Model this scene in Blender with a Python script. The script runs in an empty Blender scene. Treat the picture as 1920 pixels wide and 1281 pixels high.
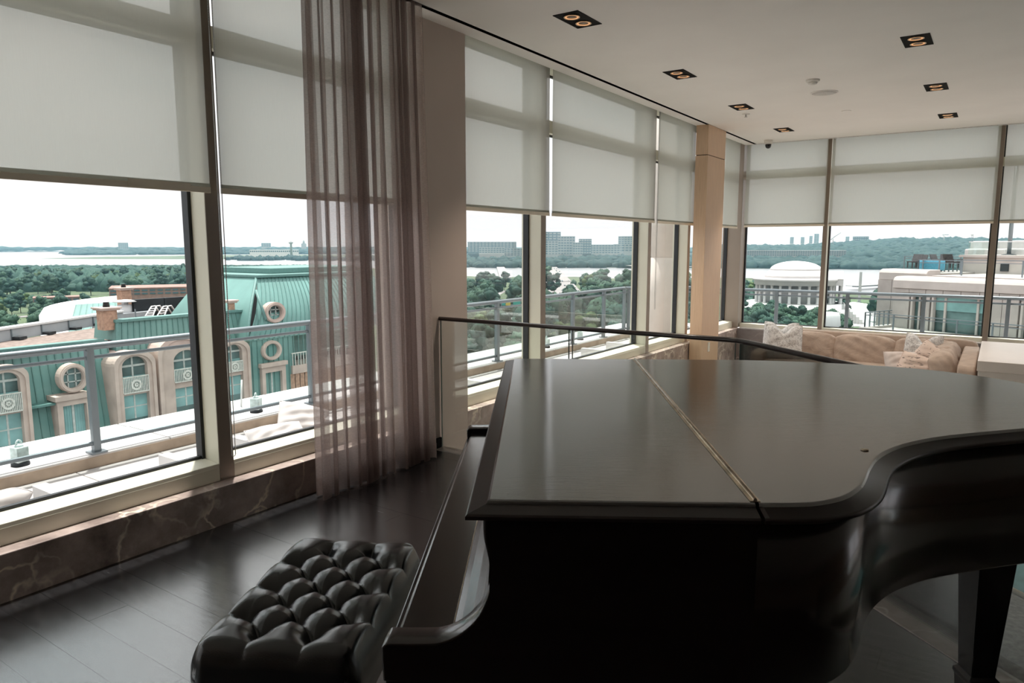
import bpy, math, random
import numpy as np
from mathutils import Matrix, Vector

random.seed(7)
rng = np.random.default_rng(7)
SC = bpy.context.scene
COL = SC.collection
pi = math.pi

# ------------------------------------------------------------------ camera
CAM_H, PITCH, YAW, F = 1.42, math.radians(7.6), math.radians(34.3), 1335.0
cd = bpy.data.cameras.new('camera')
cd.sensor_width = 36.0
cd.lens = F / 1920 * 36
cd.clip_start = 0.02
cd.clip_end = 40000
camera = bpy.data.objects.new('camera', cd)
camera.location = (0, 0, CAM_H)
camera.rotation_euler = (pi / 2 - PITCH, 0, YAW)
COL.objects.link(camera)
SC.camera = camera

# ------------------------------------------------------------------ world, sun, exposure
SKY_STRENGTH = 1.9
SUN_STRENGTH = 5.2
HAZE = 0.8e-4
SC.view_settings.view_transform = 'Standard'
SC.view_settings.look = 'None'
SC.view_settings.gamma = 1
SC.view_settings.use_curve_mapping = False
SC.view_settings.exposure = 0.48
SC.cycles.transparent_max_bounces = 32
SC.cycles.max_bounces = 10
SC.cycles.diffuse_bounces = 6
SC.cycles.glossy_bounces = 5
SC.cycles.volume_bounces = 0
SC.cycles.sample_clamp_indirect = 6
SC.cycles.caustics_reflective = False
SC.cycles.caustics_refractive = False
SC.cycles.use_denoising = True

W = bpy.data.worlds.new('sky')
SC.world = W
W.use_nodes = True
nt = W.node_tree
nt.nodes.clear()
o = nt.nodes.new('ShaderNodeOutputWorld')
bg = nt.nodes.new('ShaderNodeBackground')
tc = nt.nodes.new('ShaderNodeTexCoord')
mp = nt.nodes.new('ShaderNodeMapping')
mp.inputs['Scale'].default_value = (1.6, 1.6, 6.0)
ns = nt.nodes.new('ShaderNodeTexNoise')
ns.inputs['Scale'].default_value = 1.5
ns.inputs['Detail'].default_value = 6
ns.inputs['Roughness'].default_value = 0.55
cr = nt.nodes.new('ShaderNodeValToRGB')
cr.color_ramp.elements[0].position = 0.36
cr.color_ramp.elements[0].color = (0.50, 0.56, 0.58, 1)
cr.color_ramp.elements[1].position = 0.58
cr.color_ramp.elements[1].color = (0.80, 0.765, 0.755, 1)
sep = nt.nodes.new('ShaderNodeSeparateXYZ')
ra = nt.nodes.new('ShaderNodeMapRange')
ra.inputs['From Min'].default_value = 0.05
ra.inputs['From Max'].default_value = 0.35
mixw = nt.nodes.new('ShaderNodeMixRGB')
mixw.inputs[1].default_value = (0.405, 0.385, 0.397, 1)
nt.links.new(tc.outputs['Generated'], mp.inputs['Vector'])
nt.links.new(mp.outputs['Vector'], ns.inputs['Vector'])
nt.links.new(ns.outputs['Fac'], cr.inputs['Fac'])
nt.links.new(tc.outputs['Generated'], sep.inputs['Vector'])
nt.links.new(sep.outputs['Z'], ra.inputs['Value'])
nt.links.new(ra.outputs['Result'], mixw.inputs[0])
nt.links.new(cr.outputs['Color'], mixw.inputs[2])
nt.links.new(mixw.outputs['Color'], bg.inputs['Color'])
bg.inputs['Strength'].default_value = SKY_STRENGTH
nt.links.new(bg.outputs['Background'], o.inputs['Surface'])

sd = bpy.data.lights.new('sun', 'SUN')
sd.energy = SUN_STRENGTH
sd.angle = math.radians(1.2)
sd.color = (1.0, 0.95, 0.9)
sun = bpy.data.objects.new('sun', sd)
sun.rotation_euler = Vector((-0.16, 0.13, 0.98)).to_track_quat('Z', 'Y').to_euler()
sun.location = (0, 0, 60)
COL.objects.link(sun)

# ------------------------------------------------------------------ pixel helpers (1920x1281 frame)
_fw = Vector((-math.sin(YAW) * math.cos(PITCH), math.cos(YAW) * math.cos(PITCH), -math.sin(PITCH)))
_rt = Vector((math.cos(YAW), math.sin(YAW), 0))
_up = _rt.cross(_fw)
EYE = Vector((0, 0, CAM_H))


def ray(x, y):
    return _fw + _rt * ((x - 960) / F) + _up * ((640.5 - y) / F)


def at_z(x, y, z):
    d = ray(x, y)
    return EYE + d * ((z - CAM_H) / d.z)


def at_x(x, y, X):
    d = ray(x, y)
    return EYE + d * (X / d.x)


def at_y(x, y, Y):
    d = ray(x, y)
    return EYE + d * (Y / d.y)


def at_d(x, y, dist):            # at a distance measured along the ground
    d = ray(x, y)
    return EYE + d * (dist / math.hypot(d.x, d.y))


def at_p(x, y, P, n):
    d = ray(x, y)
    return EYE + d * ((P - EYE).dot(n) / d.dot(n))


# ------------------------------------------------------------------ materials
MATS = {}


def _mat(name):
    m = bpy.data.materials.new(name)
    m.use_nodes = True
    MATS[name] = m
    n = m.node_tree
    return m, n, n.nodes['Principled BSDF']


def N(n, t, **kw):
    x = n.nodes.new(t)
    for k, v in kw.items():
        if hasattr(x, k) and k not in x.inputs:
            setattr(x, k, v)
        else:
            x.inputs[k].default_value = v
    return x


def plain(name, col, rough=0.5, metal=0.0, var=0.08, scale=8.0, bump=0.0, spec=0.5, stretch=(1, 1, 1), coat=0.0):
    """base colour with a soft procedural variation and optional fine relief"""
    m, n, b = _mat(name)
    L = n.links
    t = N(n, 'ShaderNodeTexCoord')
    mpn = N(n, 'ShaderNodeMapping')
    mpn.inputs['Scale'].default_value = stretch
    L.new(t.outputs['Object'], mpn.inputs['Vector'])
    nz = N(n, 'ShaderNodeTexNoise', Scale=scale, Detail=5.0)
    L.new(mpn.outputs['Vector'], nz.inputs['Vector'])
    r = N(n, 'ShaderNodeValToRGB')
    lo = [max(0, c * (1 - var * 2)) for c in col]
    hi = [min(1, c * (1 + var * 2)) for c in col]
    r.color_ramp.elements[0].position = 0.3
    r.color_ramp.elements[1].position = 0.7
    r.color_ramp.elements[0].color = (*lo, 1)
    r.color_ramp.elements[1].color = (*hi, 1)
    L.new(nz.outputs['Fac'], r.inputs['Fac'])
    L.new(r.outputs['Color'], b.inputs['Base Color'])
    b.inputs['Roughness'].default_value = rough
    b.inputs['Metallic'].default_value = metal
    b.inputs['Specular IOR Level'].default_value = spec
    b.inputs['Coat Weight'].default_value = coat
    b.inputs['Coat Roughness'].default_value = 0.1
    if bump:
        bp = N(n, 'ShaderNodeBump', Strength=bump, Distance=0.01)
        nz2 = N(n, 'ShaderNodeTexNoise', Scale=scale * 6, Detail=3.0)
        L.new(mpn.outputs['Vector'], nz2.inputs['Vector'])
        L.new(nz2.outputs['Fac'], bp.inputs['Height'])
        L.new(bp.outputs['Normal'], b.inputs['Normal'])
    return m


def wood(name, c0, c1, rough, axis=0, scale=3.0, stretch=14.0, bump=0.05, coat=0.0, spec=0.5, rvar=0.08):
    m, n, b = _mat(name)
    L = n.links
    t = N(n, 'ShaderNodeTexCoord')
    mpn = N(n, 'ShaderNodeMapping')
    s = [stretch, stretch, stretch]
    s[axis] = 1.0
    mpn.inputs['Scale'].default_value = s
    L.new(t.outputs['Object'], mpn.inputs['Vector'])
    nz = N(n, 'ShaderNodeTexNoise', Scale=scale, Detail=8.0, Roughness=0.6, Distortion=0.4)
    L.new(mpn.outputs['Vector'], nz.inputs['Vector'])
    r = N(n, 'ShaderNodeValToRGB')
    r.color_ramp.elements[0].position = 0.3
    r.color_ramp.elements[1].position = 0.72
    r.color_ramp.elements[0].color = (*c0, 1)
    r.color_ramp.elements[1].color = (*c1, 1)
    L.new(nz.outputs['Fac'], r.inputs['Fac'])
    L.new(r.outputs['Color'], b.inputs['Base Color'])
    mr = N(n, 'ShaderNodeMapRange')
    mr.inputs['To Min'].default_value = max(0.02, rough - rvar)
    mr.inputs['To Max'].default_value = rough + rvar
    L.new(nz.outputs['Fac'], mr.inputs['Value'])
    L.new(mr.outputs['Result'], b.inputs['Roughness'])
    b.inputs['Coat Weight'].default_value = coat
    b.inputs['Coat Roughness'].default_value = 0.12
    b.inputs['Specular IOR Level'].default_value = spec
    bp = N(n, 'ShaderNodeBump', Strength=bump, Distance=0.004)
    L.new(nz.outputs['Fac'], bp.inputs['Height'])
    L.new(bp.outputs['Normal'], b.inputs['Normal'])
    return m


def marble(name, dark, mid, vein, rough=0.22, scale=1.6, vw=0.03, v0=0.42):
    m, n, b = _mat(name)
    L = n.links
    t = N(n, 'ShaderNodeTexCoord')
    w1 = N(n, 'ShaderNodeTexNoise', Scale=scale * 1.3, Detail=7.0, Roughness=0.65)
    L.new(t.outputs['Object'], w1.inputs['Vector'])
    base = N(n, 'ShaderNodeValToRGB')
    base.color_ramp.elements[0].position = 0.32
    base.color_ramp.elements[1].position = 0.7
    base.color_ramp.elements[0].color = (*dark, 1)
    base.color_ramp.elements[1].color = (*mid, 1)
    L.new(w1.outputs['Fac'], base.inputs['Fac'])
    add = N(n, 'ShaderNodeMixRGB', blend_type='ADD')
    add.inputs[0].default_value = 0.55
    w2 = N(n, 'ShaderNodeTexNoise', Scale=scale * 1.6, Detail=4.0)
    L.new(t.outputs['Object'], w2.inputs['Vector'])
    L.new(t.outputs['Object'], add.inputs[1])
    L.new(w2.outputs['Color'], add.inputs[2])
    v = N(n, 'ShaderNodeTexVoronoi', feature='DISTANCE_TO_EDGE', Scale=scale * 1.5)
    L.new(add.outputs['Color'], v.inputs['Vector'])
    vr = N(n, 'ShaderNodeValToRGB')
    vr.color_ramp.elements[0].position = 0.0
    vr.color_ramp.elements[1].position = vw
    vr.color_ramp.elements[0].color = (1, 1, 1, 1)
    vr.color_ramp.elements[1].color = (0, 0, 0, 1)
    L.new(v.outputs['Distance'], vr.inputs['Fac'])
    mul = N(n, 'ShaderNodeMath', operation='MULTIPLY')
    w3 = N(n, 'ShaderNodeTexNoise', Scale=scale * 2.2, Detail=3.0)
    L.new(t.outputs['Object'], w3.inputs['Vector'])
    wr = N(n, 'ShaderNodeMapRange')
    wr.inputs['From Min'].default_value = v0
    wr.inputs['From Max'].default_value = 0.68
    L.new(w3.outputs['Fac'], wr.inputs['Value'])
    L.new(vr.outputs['Color'], mul.inputs[0])
    L.new(wr.outputs['Result'], mul.inputs[1])
    mx = N(n, 'ShaderNodeMixRGB')
    L.new(mul.outputs[0], mx.inputs[0])
    L.new(base.outputs['Color'], mx.inputs[1])
    mx.inputs[2].default_value = (*vein, 1)
    L.new(mx.outputs['Color'], b.inputs['Base Color'])
    b.inputs['Roughness'].default_value = rough
    return m


def glassy(name, tint=(0.95, 0.985, 0.975), refl=1.0, rough=0.0):
    m = bpy.data.materials.new(name)
    m.use_nodes = True
    MATS[name] = m
    n = m.node_tree
    n.nodes.clear()
    out = N(n, 'ShaderNodeOutputMaterial')
    tr = N(n, 'ShaderNodeBsdfTransparent')
    tr.inputs['Color'].default_value = (*tint, 1)
    gl = N(n, 'ShaderNodeBsdfGlossy', Roughness=rough)
    fr = N(n, 'ShaderNodeFresnel', IOR=1.4)
    mu = N(n, 'ShaderNodeMath', operation='MULTIPLY')
    mu.inputs[1].default_value = refl
    n.links.new(fr.outputs[0], mu.inputs[0])
    mx = N(n, 'ShaderNodeMixShader')
    n.links.new(mu.outputs[0], mx.inputs[0])
    n.links.new(tr.outputs[0], mx.inputs[1])
    n.links.new(gl.outputs[0], mx.inputs[2])
    n.links.new(mx.outputs[0], out.inputs['Surface'])
    return m


def sheer(name, trans_col, diff_col, clear, weave=420.0, wamt=0.25, diff=0.35, stretch=(1, 1, 1)):
    """woven cloth that lets light through: threads (translucent + diffuse) with open gaps (transparent)"""
    m = bpy.data.materials.new(name)
    m.use_nodes = True
    MATS[name] = m
    n = m.node_tree
    n.nodes.clear()
    L = n.links
    out = N(n, 'ShaderNodeOutputMaterial')
    t = N(n, 'ShaderNodeTexCoord')
    mpn = N(n, 'ShaderNodeMapping')
    mpn.inputs['Scale'].default_value = stretch
    L.new(t.outputs['Object'], mpn.inputs['Vector'])
    nz = N(n, 'ShaderNodeTexNoise', Scale=weave, Detail=2.0)
    L.new(mpn.outputs['Vector'], nz.inputs['Vector'])
    mr = N(n, 'ShaderNodeMapRange')
    mr.inputs['From Min'].default_value = 0.3
    mr.inputs['From Max'].default_value = 0.7
    mr.inputs['To Min'].default_value = clear * (1 - wamt)
    mr.inputs['To Max'].default_value = clear * (1 + wamt)
    L.new(nz.outputs['Fac'], mr.inputs['Value'])
    tl = N(n, 'ShaderNodeBsdfTranslucent')
    tl.inputs['Color'].default_value = (*trans_col, 1)
    df = N(n, 'ShaderNodeBsdfDiffuse')
    df.inputs['Color'].default_value = (*diff_col, 1)
    m1 = N(n, 'ShaderNodeMixShader')
    m1.inputs[0].default_value = diff
    L.new(tl.outputs[0], m1.inputs[1])
    L.new(df.outputs[0], m1.inputs[2])
    tr = N(n, 'ShaderNodeBsdfTransparent')
    m2 = N(n, 'ShaderNodeMixShader')
    L.new(mr.outputs['Result'], m2.inputs[0])
    L.new(m1.outputs[0], m2.inputs[1])
    L.new(tr.outputs[0], m2.inputs[2])
    L.new(m2.outputs[0], out.inputs['Surface'])
    return m


def emit(name, col, s):
    m = bpy.data.materials.new(name)
    m.use_nodes = True
    MATS[name] = m
    n = m.node_tree
    n.nodes.clear()
    out = N(n, 'ShaderNodeOutputMaterial')
    e = N(n, 'ShaderNodeEmission', Strength=s)
    e.inputs['Color'].default_value = (*col, 1)
    n.links.new(e.outputs[0], out.inputs['Surface'])
    return m


def foliage(name, c0, c1, scale=0.35):
    m, n, b = _mat(name)
    L = n.links
    t = N(n, 'ShaderNodeTexCoord')
    oi = N(n, 'ShaderNodeObjectInfo')
    ad = N(n, 'ShaderNodeVectorMath', operation='ADD')
    L.new(t.outputs['Object'], ad.inputs[0])
    L.new(oi.outputs['Location'], ad.inputs[1])
    nz = N(n, 'ShaderNodeTexNoise', Scale=scale, Detail=4.0, Roughness=0.7)
    L.new(ad.outputs[0], nz.inputs['Vector'])
    r = N(n, 'ShaderNodeValToRGB')
    r.color_ramp.elements[0].position = 0.35
    r.color_ramp.elements[1].position = 0.68
    r.color_ramp.elements[0].color = (*c0, 1)
    r.color_ramp.elements[1].color = (*c1, 1)
    L.new(nz.outputs['Fac'], r.inputs['Fac'])
    hs = N(n, 'ShaderNodeHueSaturation')
    rr = N(n, 'ShaderNodeMapRange')
    rr.inputs['To Min'].default_value = 0.7
    rr.inputs['To Max'].default_value = 1.35
    L.new(oi.outputs['Random'], rr.inputs['Value'])
    L.new(rr.outputs['Result'], hs.inputs['Value'])
    L.new(r.outputs['Color'], hs.inputs['Color'])
    L.new(hs.outputs['Color'], b.inputs['Base Color'])
    b.inputs['Roughness'].default_value = 0.8
    b.inputs['Specular IOR Level'].default_value = 0.2
    return m


plain('wall_paint', (0.56, 0.47, 0.415), 0.7, var=0.02, scale=2)
plain('ceiling_paint', (0.91, 0.885, 0.86), 0.75, var=0.01, scale=2)
plain('black_void', (0.0022, 0.002, 0.002), 0.75, spec=0.15)
plain('dark_metal', (0.07, 0.07, 0.072), 0.4, 0.6)
plain('warm_wall', (0.24, 0.17, 0.12), 0.7, var=0.03)
wood('floor_wood', (0.0022, 0.0022, 0.003), (0.006, 0.0055, 0.007), 0.24, axis=0, scale=5, stretch=10, bump=0.10)
MATS['floor_wood'].node_tree.nodes['Principled BSDF'].inputs['IOR'].default_value = 2.6
plain('floor_under', (0.004, 0.004, 0.005), 0.6)
plain('carpet', (0.56, 0.53, 0.51), 0.95, var=0.15, scale=60, bump=0.3)
marble('brown_marble', (0.17, 0.128, 0.115), (0.60, 0.485, 0.44), (0.95, 0.82, 0.68), scale=2.3, vw=0.055, v0=0.36)
marble('dark_grey_marble', (0.17, 0.15, 0.145), (0.30, 0.27, 0.26), (0.5, 0.46, 0.43))
marble('grey_marble', (0.24, 0.205, 0.185), (0.42, 0.37, 0.335), (0.6, 0.53, 0.47))
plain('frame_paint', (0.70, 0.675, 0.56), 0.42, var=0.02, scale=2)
plain('frame_dark', (0.10, 0.078, 0.068), 0.5, var=0.05)
plain('gasket', (0.012, 0.014, 0.018), 0.5)
glassy('window_glass', (0.985, 1.0, 0.995), 0.12)
glassy('rail_glass', (0.95, 0.99, 0.98), 0.3)
glassy('balustrade_glass', (0.95, 0.975, 0.96), 0.9)
plain('glass_edge', (0.25, 0.33, 0.30), 0.2)
sheer('blind_fabric', (0.525, 0.525, 0.475), (0.62, 0.59, 0.52), 0.10, weave=250.0, wamt=0.12, diff=0.3, stretch=(1, 1, 0.06))
plain('hem_metal', (0.88, 0.80, 0.66), 0.55, var=0.02)
sheer('curtain_cloth', (0.52, 0.425, 0.40), (0.20, 0.155, 0.145), 0.38, weave=220.0, wamt=0.16, diff=0.3, stretch=(0.35, 0.35, 1))
wood('column_veneer', (0.60, 0.405, 0.27), (0.72, 0.51, 0.345), 0.45, axis=2, scale=4, stretch=20, bump=0.03)
plain('socket_white', (0.75, 0.72, 0.68), 0.4)
wood('piano_wood', (0.011, 0.0068, 0.0055), (0.022, 0.0145, 0.011), 0.08, axis=0, scale=9, stretch=30, bump=0.045, coat=0.0, rvar=0.03)
MATS['piano_wood'].node_tree.nodes['Principled BSDF'].inputs['IOR'].default_value = 3.0
wood('piano_lip', (0.012, 0.0072, 0.0062), (0.022, 0.014, 0.012), 0.34, axis=0, scale=6, stretch=20, bump=0.01, rvar=0.03)
wood('piano_side', (0.008, 0.0055, 0.005), (0.016, 0.010, 0.0085), 0.20, axis=0, scale=4, stretch=18, bump=0.006, coat=0.3, rvar=0.02)
plain('piano_black', (0.006, 0.0055, 0.006), 0.22, var=0.1, coat=0.3)
plain('brass', (0.55, 0.47, 0.36), 0.32, 0.85, var=0.15, scale=30)
plain('worn_edge', (0.10, 0.055, 0.03), 0.35, 0.0, var=0.2, scale=20)
plain('leather', (0.004, 0.005, 0.006), 0.24, var=0.1, scale=60, bump=0.05)
MATS['leather'].node_tree.nodes['Principled BSDF'].inputs['IOR'].default_value = 1.65
plain('chrome', (0.6, 0.6, 0.6), 0.15, 1.0)
plain('sofa_fabric', (0.47, 0.375, 0.31), 0.9, var=0.06, scale=12, bump=0.15, spec=0.2)
plain('sofa_cushion', (0.47, 0.37, 0.305), 0.9, var=0.06, scale=12, spec=0.2)
_n = MATS['sofa_cushion'].node_tree
_t = N(_n, 'ShaderNodeTexCoord')
_w = N(_n, 'ShaderNodeTexNoise', Scale=4.5, Detail=3.0, Distortion=2.5)
_bp = N(_n, 'ShaderNodeBump', Strength=0.4, Distance=0.03)
_n.links.new(_t.outputs['Object'], _w.inputs['Vector'])
_n.links.new(_w.outputs['Fac'], _bp.inputs['Height'])
_n.links.new(_bp.outputs['Normal'], _n.nodes['Principled BSDF'].inputs['Normal'])
plain('grey_fabric', (0.20, 0.185, 0.165), 0.95, var=0.12, scale=50, bump=0.3, spec=0.2)
plain('cream_piping', (0.55, 0.47, 0.36), 0.8)
plain('teal_rug', (0.07, 0.20, 0.21), 0.9, var=0.1)
plain('console_white', (0.74, 0.66, 0.60), 0.4, var=0.01)
plain('handrail_wood', (0.020, 0.009, 0.007), 0.3, var=0.2, coat=0.3)
emit('lamp_glow', (1.0, 0.52, 0.25), 0.6)
plain('lamp_lens', (0.12, 0.075, 0.045), 0.15)
plain('lamp_ring', (0.62, 0.42, 0.26), 0.25, 0.8)
plain('speaker_grille', (0.60, 0.58, 0.56), 0.6, var=0.05, scale=80)
# outside
plain('paver_stone', (0.43, 0.40, 0.39), 0.8, var=0.05, scale=6)
plain('coping_stone', (0.54, 0.515, 0.51), 0.8, var=0.03, scale=3)
plain('kerb_stone', (0.42, 0.33, 0.255), 0.85, var=0.12, scale=5)
plain('rail_metal', (0.175, 0.205, 0.225), 0.4, 0.4, var=0.02)
plain('white_furniture', (0.62, 0.61, 0.61), 0.5, var=0.01)
plain('white_cushion', (0.52, 0.49, 0.48), 0.9, var=0.03, scale=4)
plain('lantern_glass', (0.55, 0.62, 0.62), 0.15, var=0.15, scale=20)
plain('round_column_paint', (0.60, 0.55, 0.50), 0.7, var=0.02)
plain('copper_roof', (0.125, 0.255, 0.235), 0.55, var=0.07, scale=0.8, stretch=(1, 1, 0.3))
plain('copper_seam', (0.095, 0.20, 0.185), 0.55, var=0.05)
plain('limestone', (0.46, 0.36, 0.315), 0.85, var=0.07, scale=1.5)
plain('limestone_wall', (0.42, 0.36, 0.32), 0.85, var=0.05, scale=1.0)
plain('pane_dark', (0.085, 0.14, 0.14), 0.12, var=0.4, scale=0.6)
plain('pane_aqua', (0.20, 0.36, 0.36), 0.2, var=0.15, scale=0.8)
plain('muntin_white', (0.42, 0.44, 0.42), 0.6)
plain('chimney_brick', (0.36, 0.22, 0.155), 0.9, var=0.12, scale=6)
plain('roof_gravel', (0.20, 0.155, 0.135), 0.95, var=0.15, scale=4)
plain('roof_grey', (0.33, 0.35, 0.37), 0.8, var=0.05, scale=1)
plain('roof_black', (0.012, 0.016, 0.02), 0.7, var=0.2, scale=1)
plain('tent_white', (0.62, 0.61, 0.61), 0.8, var=0.02, scale=0.1)
plain('rail_white', (0.55, 0.54, 0.5), 0.6)
plain('panel_stone', (0.36, 0.325, 0.305), 0.85, var=0.06, scale=1.2)
plain('panel_stone_light', (0.44, 0.395, 0.37), 0.85, var=0.04, scale=1.2)
plain('memorial_marble', (0.52, 0.50, 0.495), 0.8, var=0.02, scale=0.3)
plain('memorial_shade', (0.30, 0.30, 0.30), 0.9, var=0.05, scale=0.3)
plain('grass', (0.06, 0.09, 0.042), 0.95, var=0.2, scale=0.02)
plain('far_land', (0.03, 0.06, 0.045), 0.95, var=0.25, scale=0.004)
plain('asphalt', (0.30, 0.285, 0.28), 0.9, var=0.1, scale=0.1)
plain('concrete_pale', (0.23, 0.22, 0.215), 0.9, var=0.08, scale=0.05)
plain('brick_low', (0.24, 0.15, 0.125), 0.9, var=0.1, scale=0.4)
plain('far_concrete', (0.33, 0.34, 0.33), 0.85, var=0.06, scale=0.02)
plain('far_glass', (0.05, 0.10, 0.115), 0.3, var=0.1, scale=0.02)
plain('sign_green', (0.02, 0.26, 0.22), 0.6)
plain('sign_yellow', (0.45, 0.36, 0.06), 0.6)
plain('blue_cover', (0.07, 0.27, 0.38), 0.7)
plain('bark', (0.07, 0.05, 0.035), 0.95, var=0.2, scale=3)
foliage('leaf_mid', (0.016, 0.042, 0.030), (0.052, 0.098, 0.062))  # leaf tones pulled toward teal, painting part of the haze into them
foliage('leaf_dark', (0.011, 0.034, 0.029), (0.034, 0.072, 0.052))
foliage('leaf_light', (0.030, 0.058, 0.020), (0.10, 0.145, 0.055))
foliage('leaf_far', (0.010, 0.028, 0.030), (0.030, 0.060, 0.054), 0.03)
plain('water', (0.20, 0.21, 0.22), 0.28, var=0.02, scale=0.01, spec=0.5, bump=0.0)


# ------------------------------------------------------------------ mesh builder
class G:
    def __init__(self):
        self.v, self.f, self.s = [], [], []

    def add(self, vs, fs, smooth=False):
        b = len(self.v)
        self.v.extend([tuple(p) for p in vs])
        for q in fs:
            self.f.append(tuple(b + i for i in q))
            self.s.append(smooth)
        return self

    def box(self, x0, x1, y0, y1, z0, z1):
        x0, x1 = min(x0, x1), max(x0, x1)
        y0, y1 = min(y0, y1), max(y0, y1)
        z0, z1 = min(z0, z1), max(z0, z1)
        vs = [(x0, y0, z0), (x1, y0, z0), (x1, y1, z0), (x0, y1, z0), (x0, y0, z1), (x1, y0, z1), (x1, y1, z1), (x0, y1, z1)]
        return self.add(vs, [(0, 3, 2, 1), (4, 5, 6, 7), (0, 1, 5, 4), (1, 2, 6, 5), (2, 3, 7, 6), (3, 0, 4, 7)])

    def hexa(self, b, t):          # bottom four and top four corners
        return self.add(list(b) + list(t), [(0, 3, 2, 1), (4, 5, 6, 7), (0, 1, 5, 4), (1, 2, 6, 5), (2, 3, 7, 6), (3, 0, 4, 7)])

    def slab(self, P, d, length, depth, z0, z1, off=0.0):
        """box standing on a line from P along unit d, depth to the left of d"""
        d = Vector((d[0], d[1], 0)).normalized()
        nn = Vector((-d.y, d.x, 0))
        a = Vector((P[0], P[1], 0)) + nn * off
        c = [a, a + d * length, a + d * length + nn * depth, a + nn * depth]
        return self.hexa([(p.x, p.y, z0) for p in c], [(p.x, p.y, z1) for p in c])

    def prism(self, poly, z0, z1, smooth=False):
        n = len(poly)
        vs = [(p[0], p[1], z0) for p in poly] + [(p[0], p[1], z1) for p in poly]
        fs = [tuple(range(n - 1, -1, -1)), tuple(range(n, 2 * n))]
        self.add(vs, fs)
        b = len(self.v) - 2 * n
        for i in range(n):
            j = (i + 1) % n
            self.f.append((b + i, b + j, b + n + j, b + n + i))
            self.s.append(smooth)
        return self

    def extr(self, poly, fn, a0, a1, smooth=False):
        """poly of 2D points swept from a0 to a1; fn(p, q, a) gives the 3D point"""
        n = len(poly)
        vs = [fn(p[0], p[1], a0) for p in poly] + [fn(p[0], p[1], a1) for p in poly]
        self.add(vs, [tuple(range(n - 1, -1, -1)), tuple(range(n, 2 * n))])
        b = len(self.v) - 2 * n
        for i in range(n):
            j = (i + 1) % n
            self.f.append((b + i, b + j, b + n + j, b + n + i))
            self.s.append(smooth)
        return self

    def ringx(self, outer, inner, fn, a0, a1):
        """frame between two outlines with the same count, swept from a0 to a1"""
        n = len(outer)
        vs = [fn(p[0], p[1], a) for a in (a0, a1) for ring in (outer, inner) for p in ring]
        fs = []
        for i in range(n):
            j = (i + 1) % n
            fs += [(i, j, n + j, n + i), (2 * n + i, 3 * n + i, 3 * n + j, 2 * n + j), (i, 2 * n + i, 2 * n + j, j), (n + i, n + j, 3 * n + j, 3 * n + i)]
        return self.add(vs, fs)

    def lathe(self, prof, n=24, c=(0, 0, 0), smooth=True, axis='z'):
        vs = []
        for r, h in prof:
            for k in range(n):
                a = 2 * pi * k / n
                p = (r * math.cos(a), r * math.sin(a), h)
                if axis == 'x':
                    p = (p[2], p[0], p[1])
                elif axis == 'y':
                    p = (p[0], p[2], p[1])
                vs.append((c[0] + p[0], c[1] + p[1], c[2] + p[2]))
        fs = []
        m = len(prof)
        for i in range(m - 1):
            for k in range(n):
                j = (k + 1) % n
                fs.append((i * n + k, i * n + j, (i + 1) * n + j, (i + 1) * n + k))
        self.add(vs, fs, smooth)
        b = len(self.v) - m * n
        self.f.append(tuple(b + k for k in range(n - 1, -1, -1)))
        self.s.append(False)
        self.f.append(tuple(b + (m - 1) * n + k for k in range(n)))
        self.s.append(False)
        return self

    def tube(self, pts, r, n=8, smooth=True):
        pts = [Vector(p) for p in pts]
        m = len(pts)
        vs = []
        for i, p in enumerate(pts):
            t = (pts[min(i + 1, m - 1)] - pts[max(i - 1, 0)]).normalized()
            a = t.cross(Vector((0, 0, 1)))
            if a.length < 1e-3:
                a = Vector((1, 0, 0))
            a.normalize()
            bb = t.cross(a)
            for k in range(n):
                q = p + a * (r * math.cos(2 * pi * k / n)) + bb * (r * math.sin(2 * pi * k / n))
                vs.append(q)
        fs = [(i * n + k, (i + 1) * n + k, (i + 1) * n + (k + 1) % n, i * n + (k + 1) % n) for i in range(m - 1) for k in range(n)]
        self.add(vs, fs, smooth)
        b = len(self.v) - m * n
        self.f.append(tuple(b + k for k in range(n)))
        self.s.append(False)
        self.f.append(tuple(b + (m - 1) * n + k for k in range(n - 1, -1, -1)))
        self.s.append(False)
        return self

    def grid(self, pts, nu, nv, smooth=True, closeu=False):
        """pts in rows: nv rows of nu"""
        fs = []
        for j in range(nv - 1):
            for i in range(nu - (0 if closeu else 1)):
                k = (i + 1) % nu
                fs.append((j * nu + i, j * nu + k, (j + 1) * nu + k, (j + 1) * nu + i))
        return self.add(pts, fs, smooth)

    def blob(self, c, r, sub=2, noise=0.18, seed=0, sq=1.0):
        vs, fs = ICO[sub]
        rr = np.random.default_rng(seed)
        ph = rr.uniform(0, 6.28, (3, 3))
        fr = rr.uniform(2.0, 5.0, (3, 3))
        d = vs
        disp = 1 + noise * (np.sin(d[:, 0:1] * fr[0] + ph[0]) * np.sin(d[:, 1:2] * fr[1] + ph[1]) + np.sin(d[:, 2:3] * fr[2] + ph[2]) * 0.6).mean(1, keepdims=True) + noise * 0.5 * rr.normal(0, 1, (len(d), 1))
        p = d * disp * np.array([r, r, r * sq]) + np.array(c)
        return self.add(p.tolist(), fs, True)

    def build(self, name, mat, parent=None, world=True, bevel=0.0, seg=2, angle=35):
        me = bpy.data.meshes.new(name)
        vs = self.v
        if parent is not None and world:
            mi = WM[parent.name].inverted()
            vs = [tuple(mi @ Vector(p)) for p in vs]
        me.from_pydata(vs, [], self.f)
        me.polygons.foreach_set('use_smooth', self.s)
        ms = mat if isinstance(mat, (list, tuple)) else [mat]
        for q in ms:
            me.materials.append(MATS[q])
        me.update()
        ob = bpy.data.objects.new(name, me)
        COL.objects.link(ob)
        if parent is not None:
            ob.parent = parent
            WM[ob.name] = WM[parent.name]
        else:
            WM[ob.name] = Matrix.Identity(4)
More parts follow.
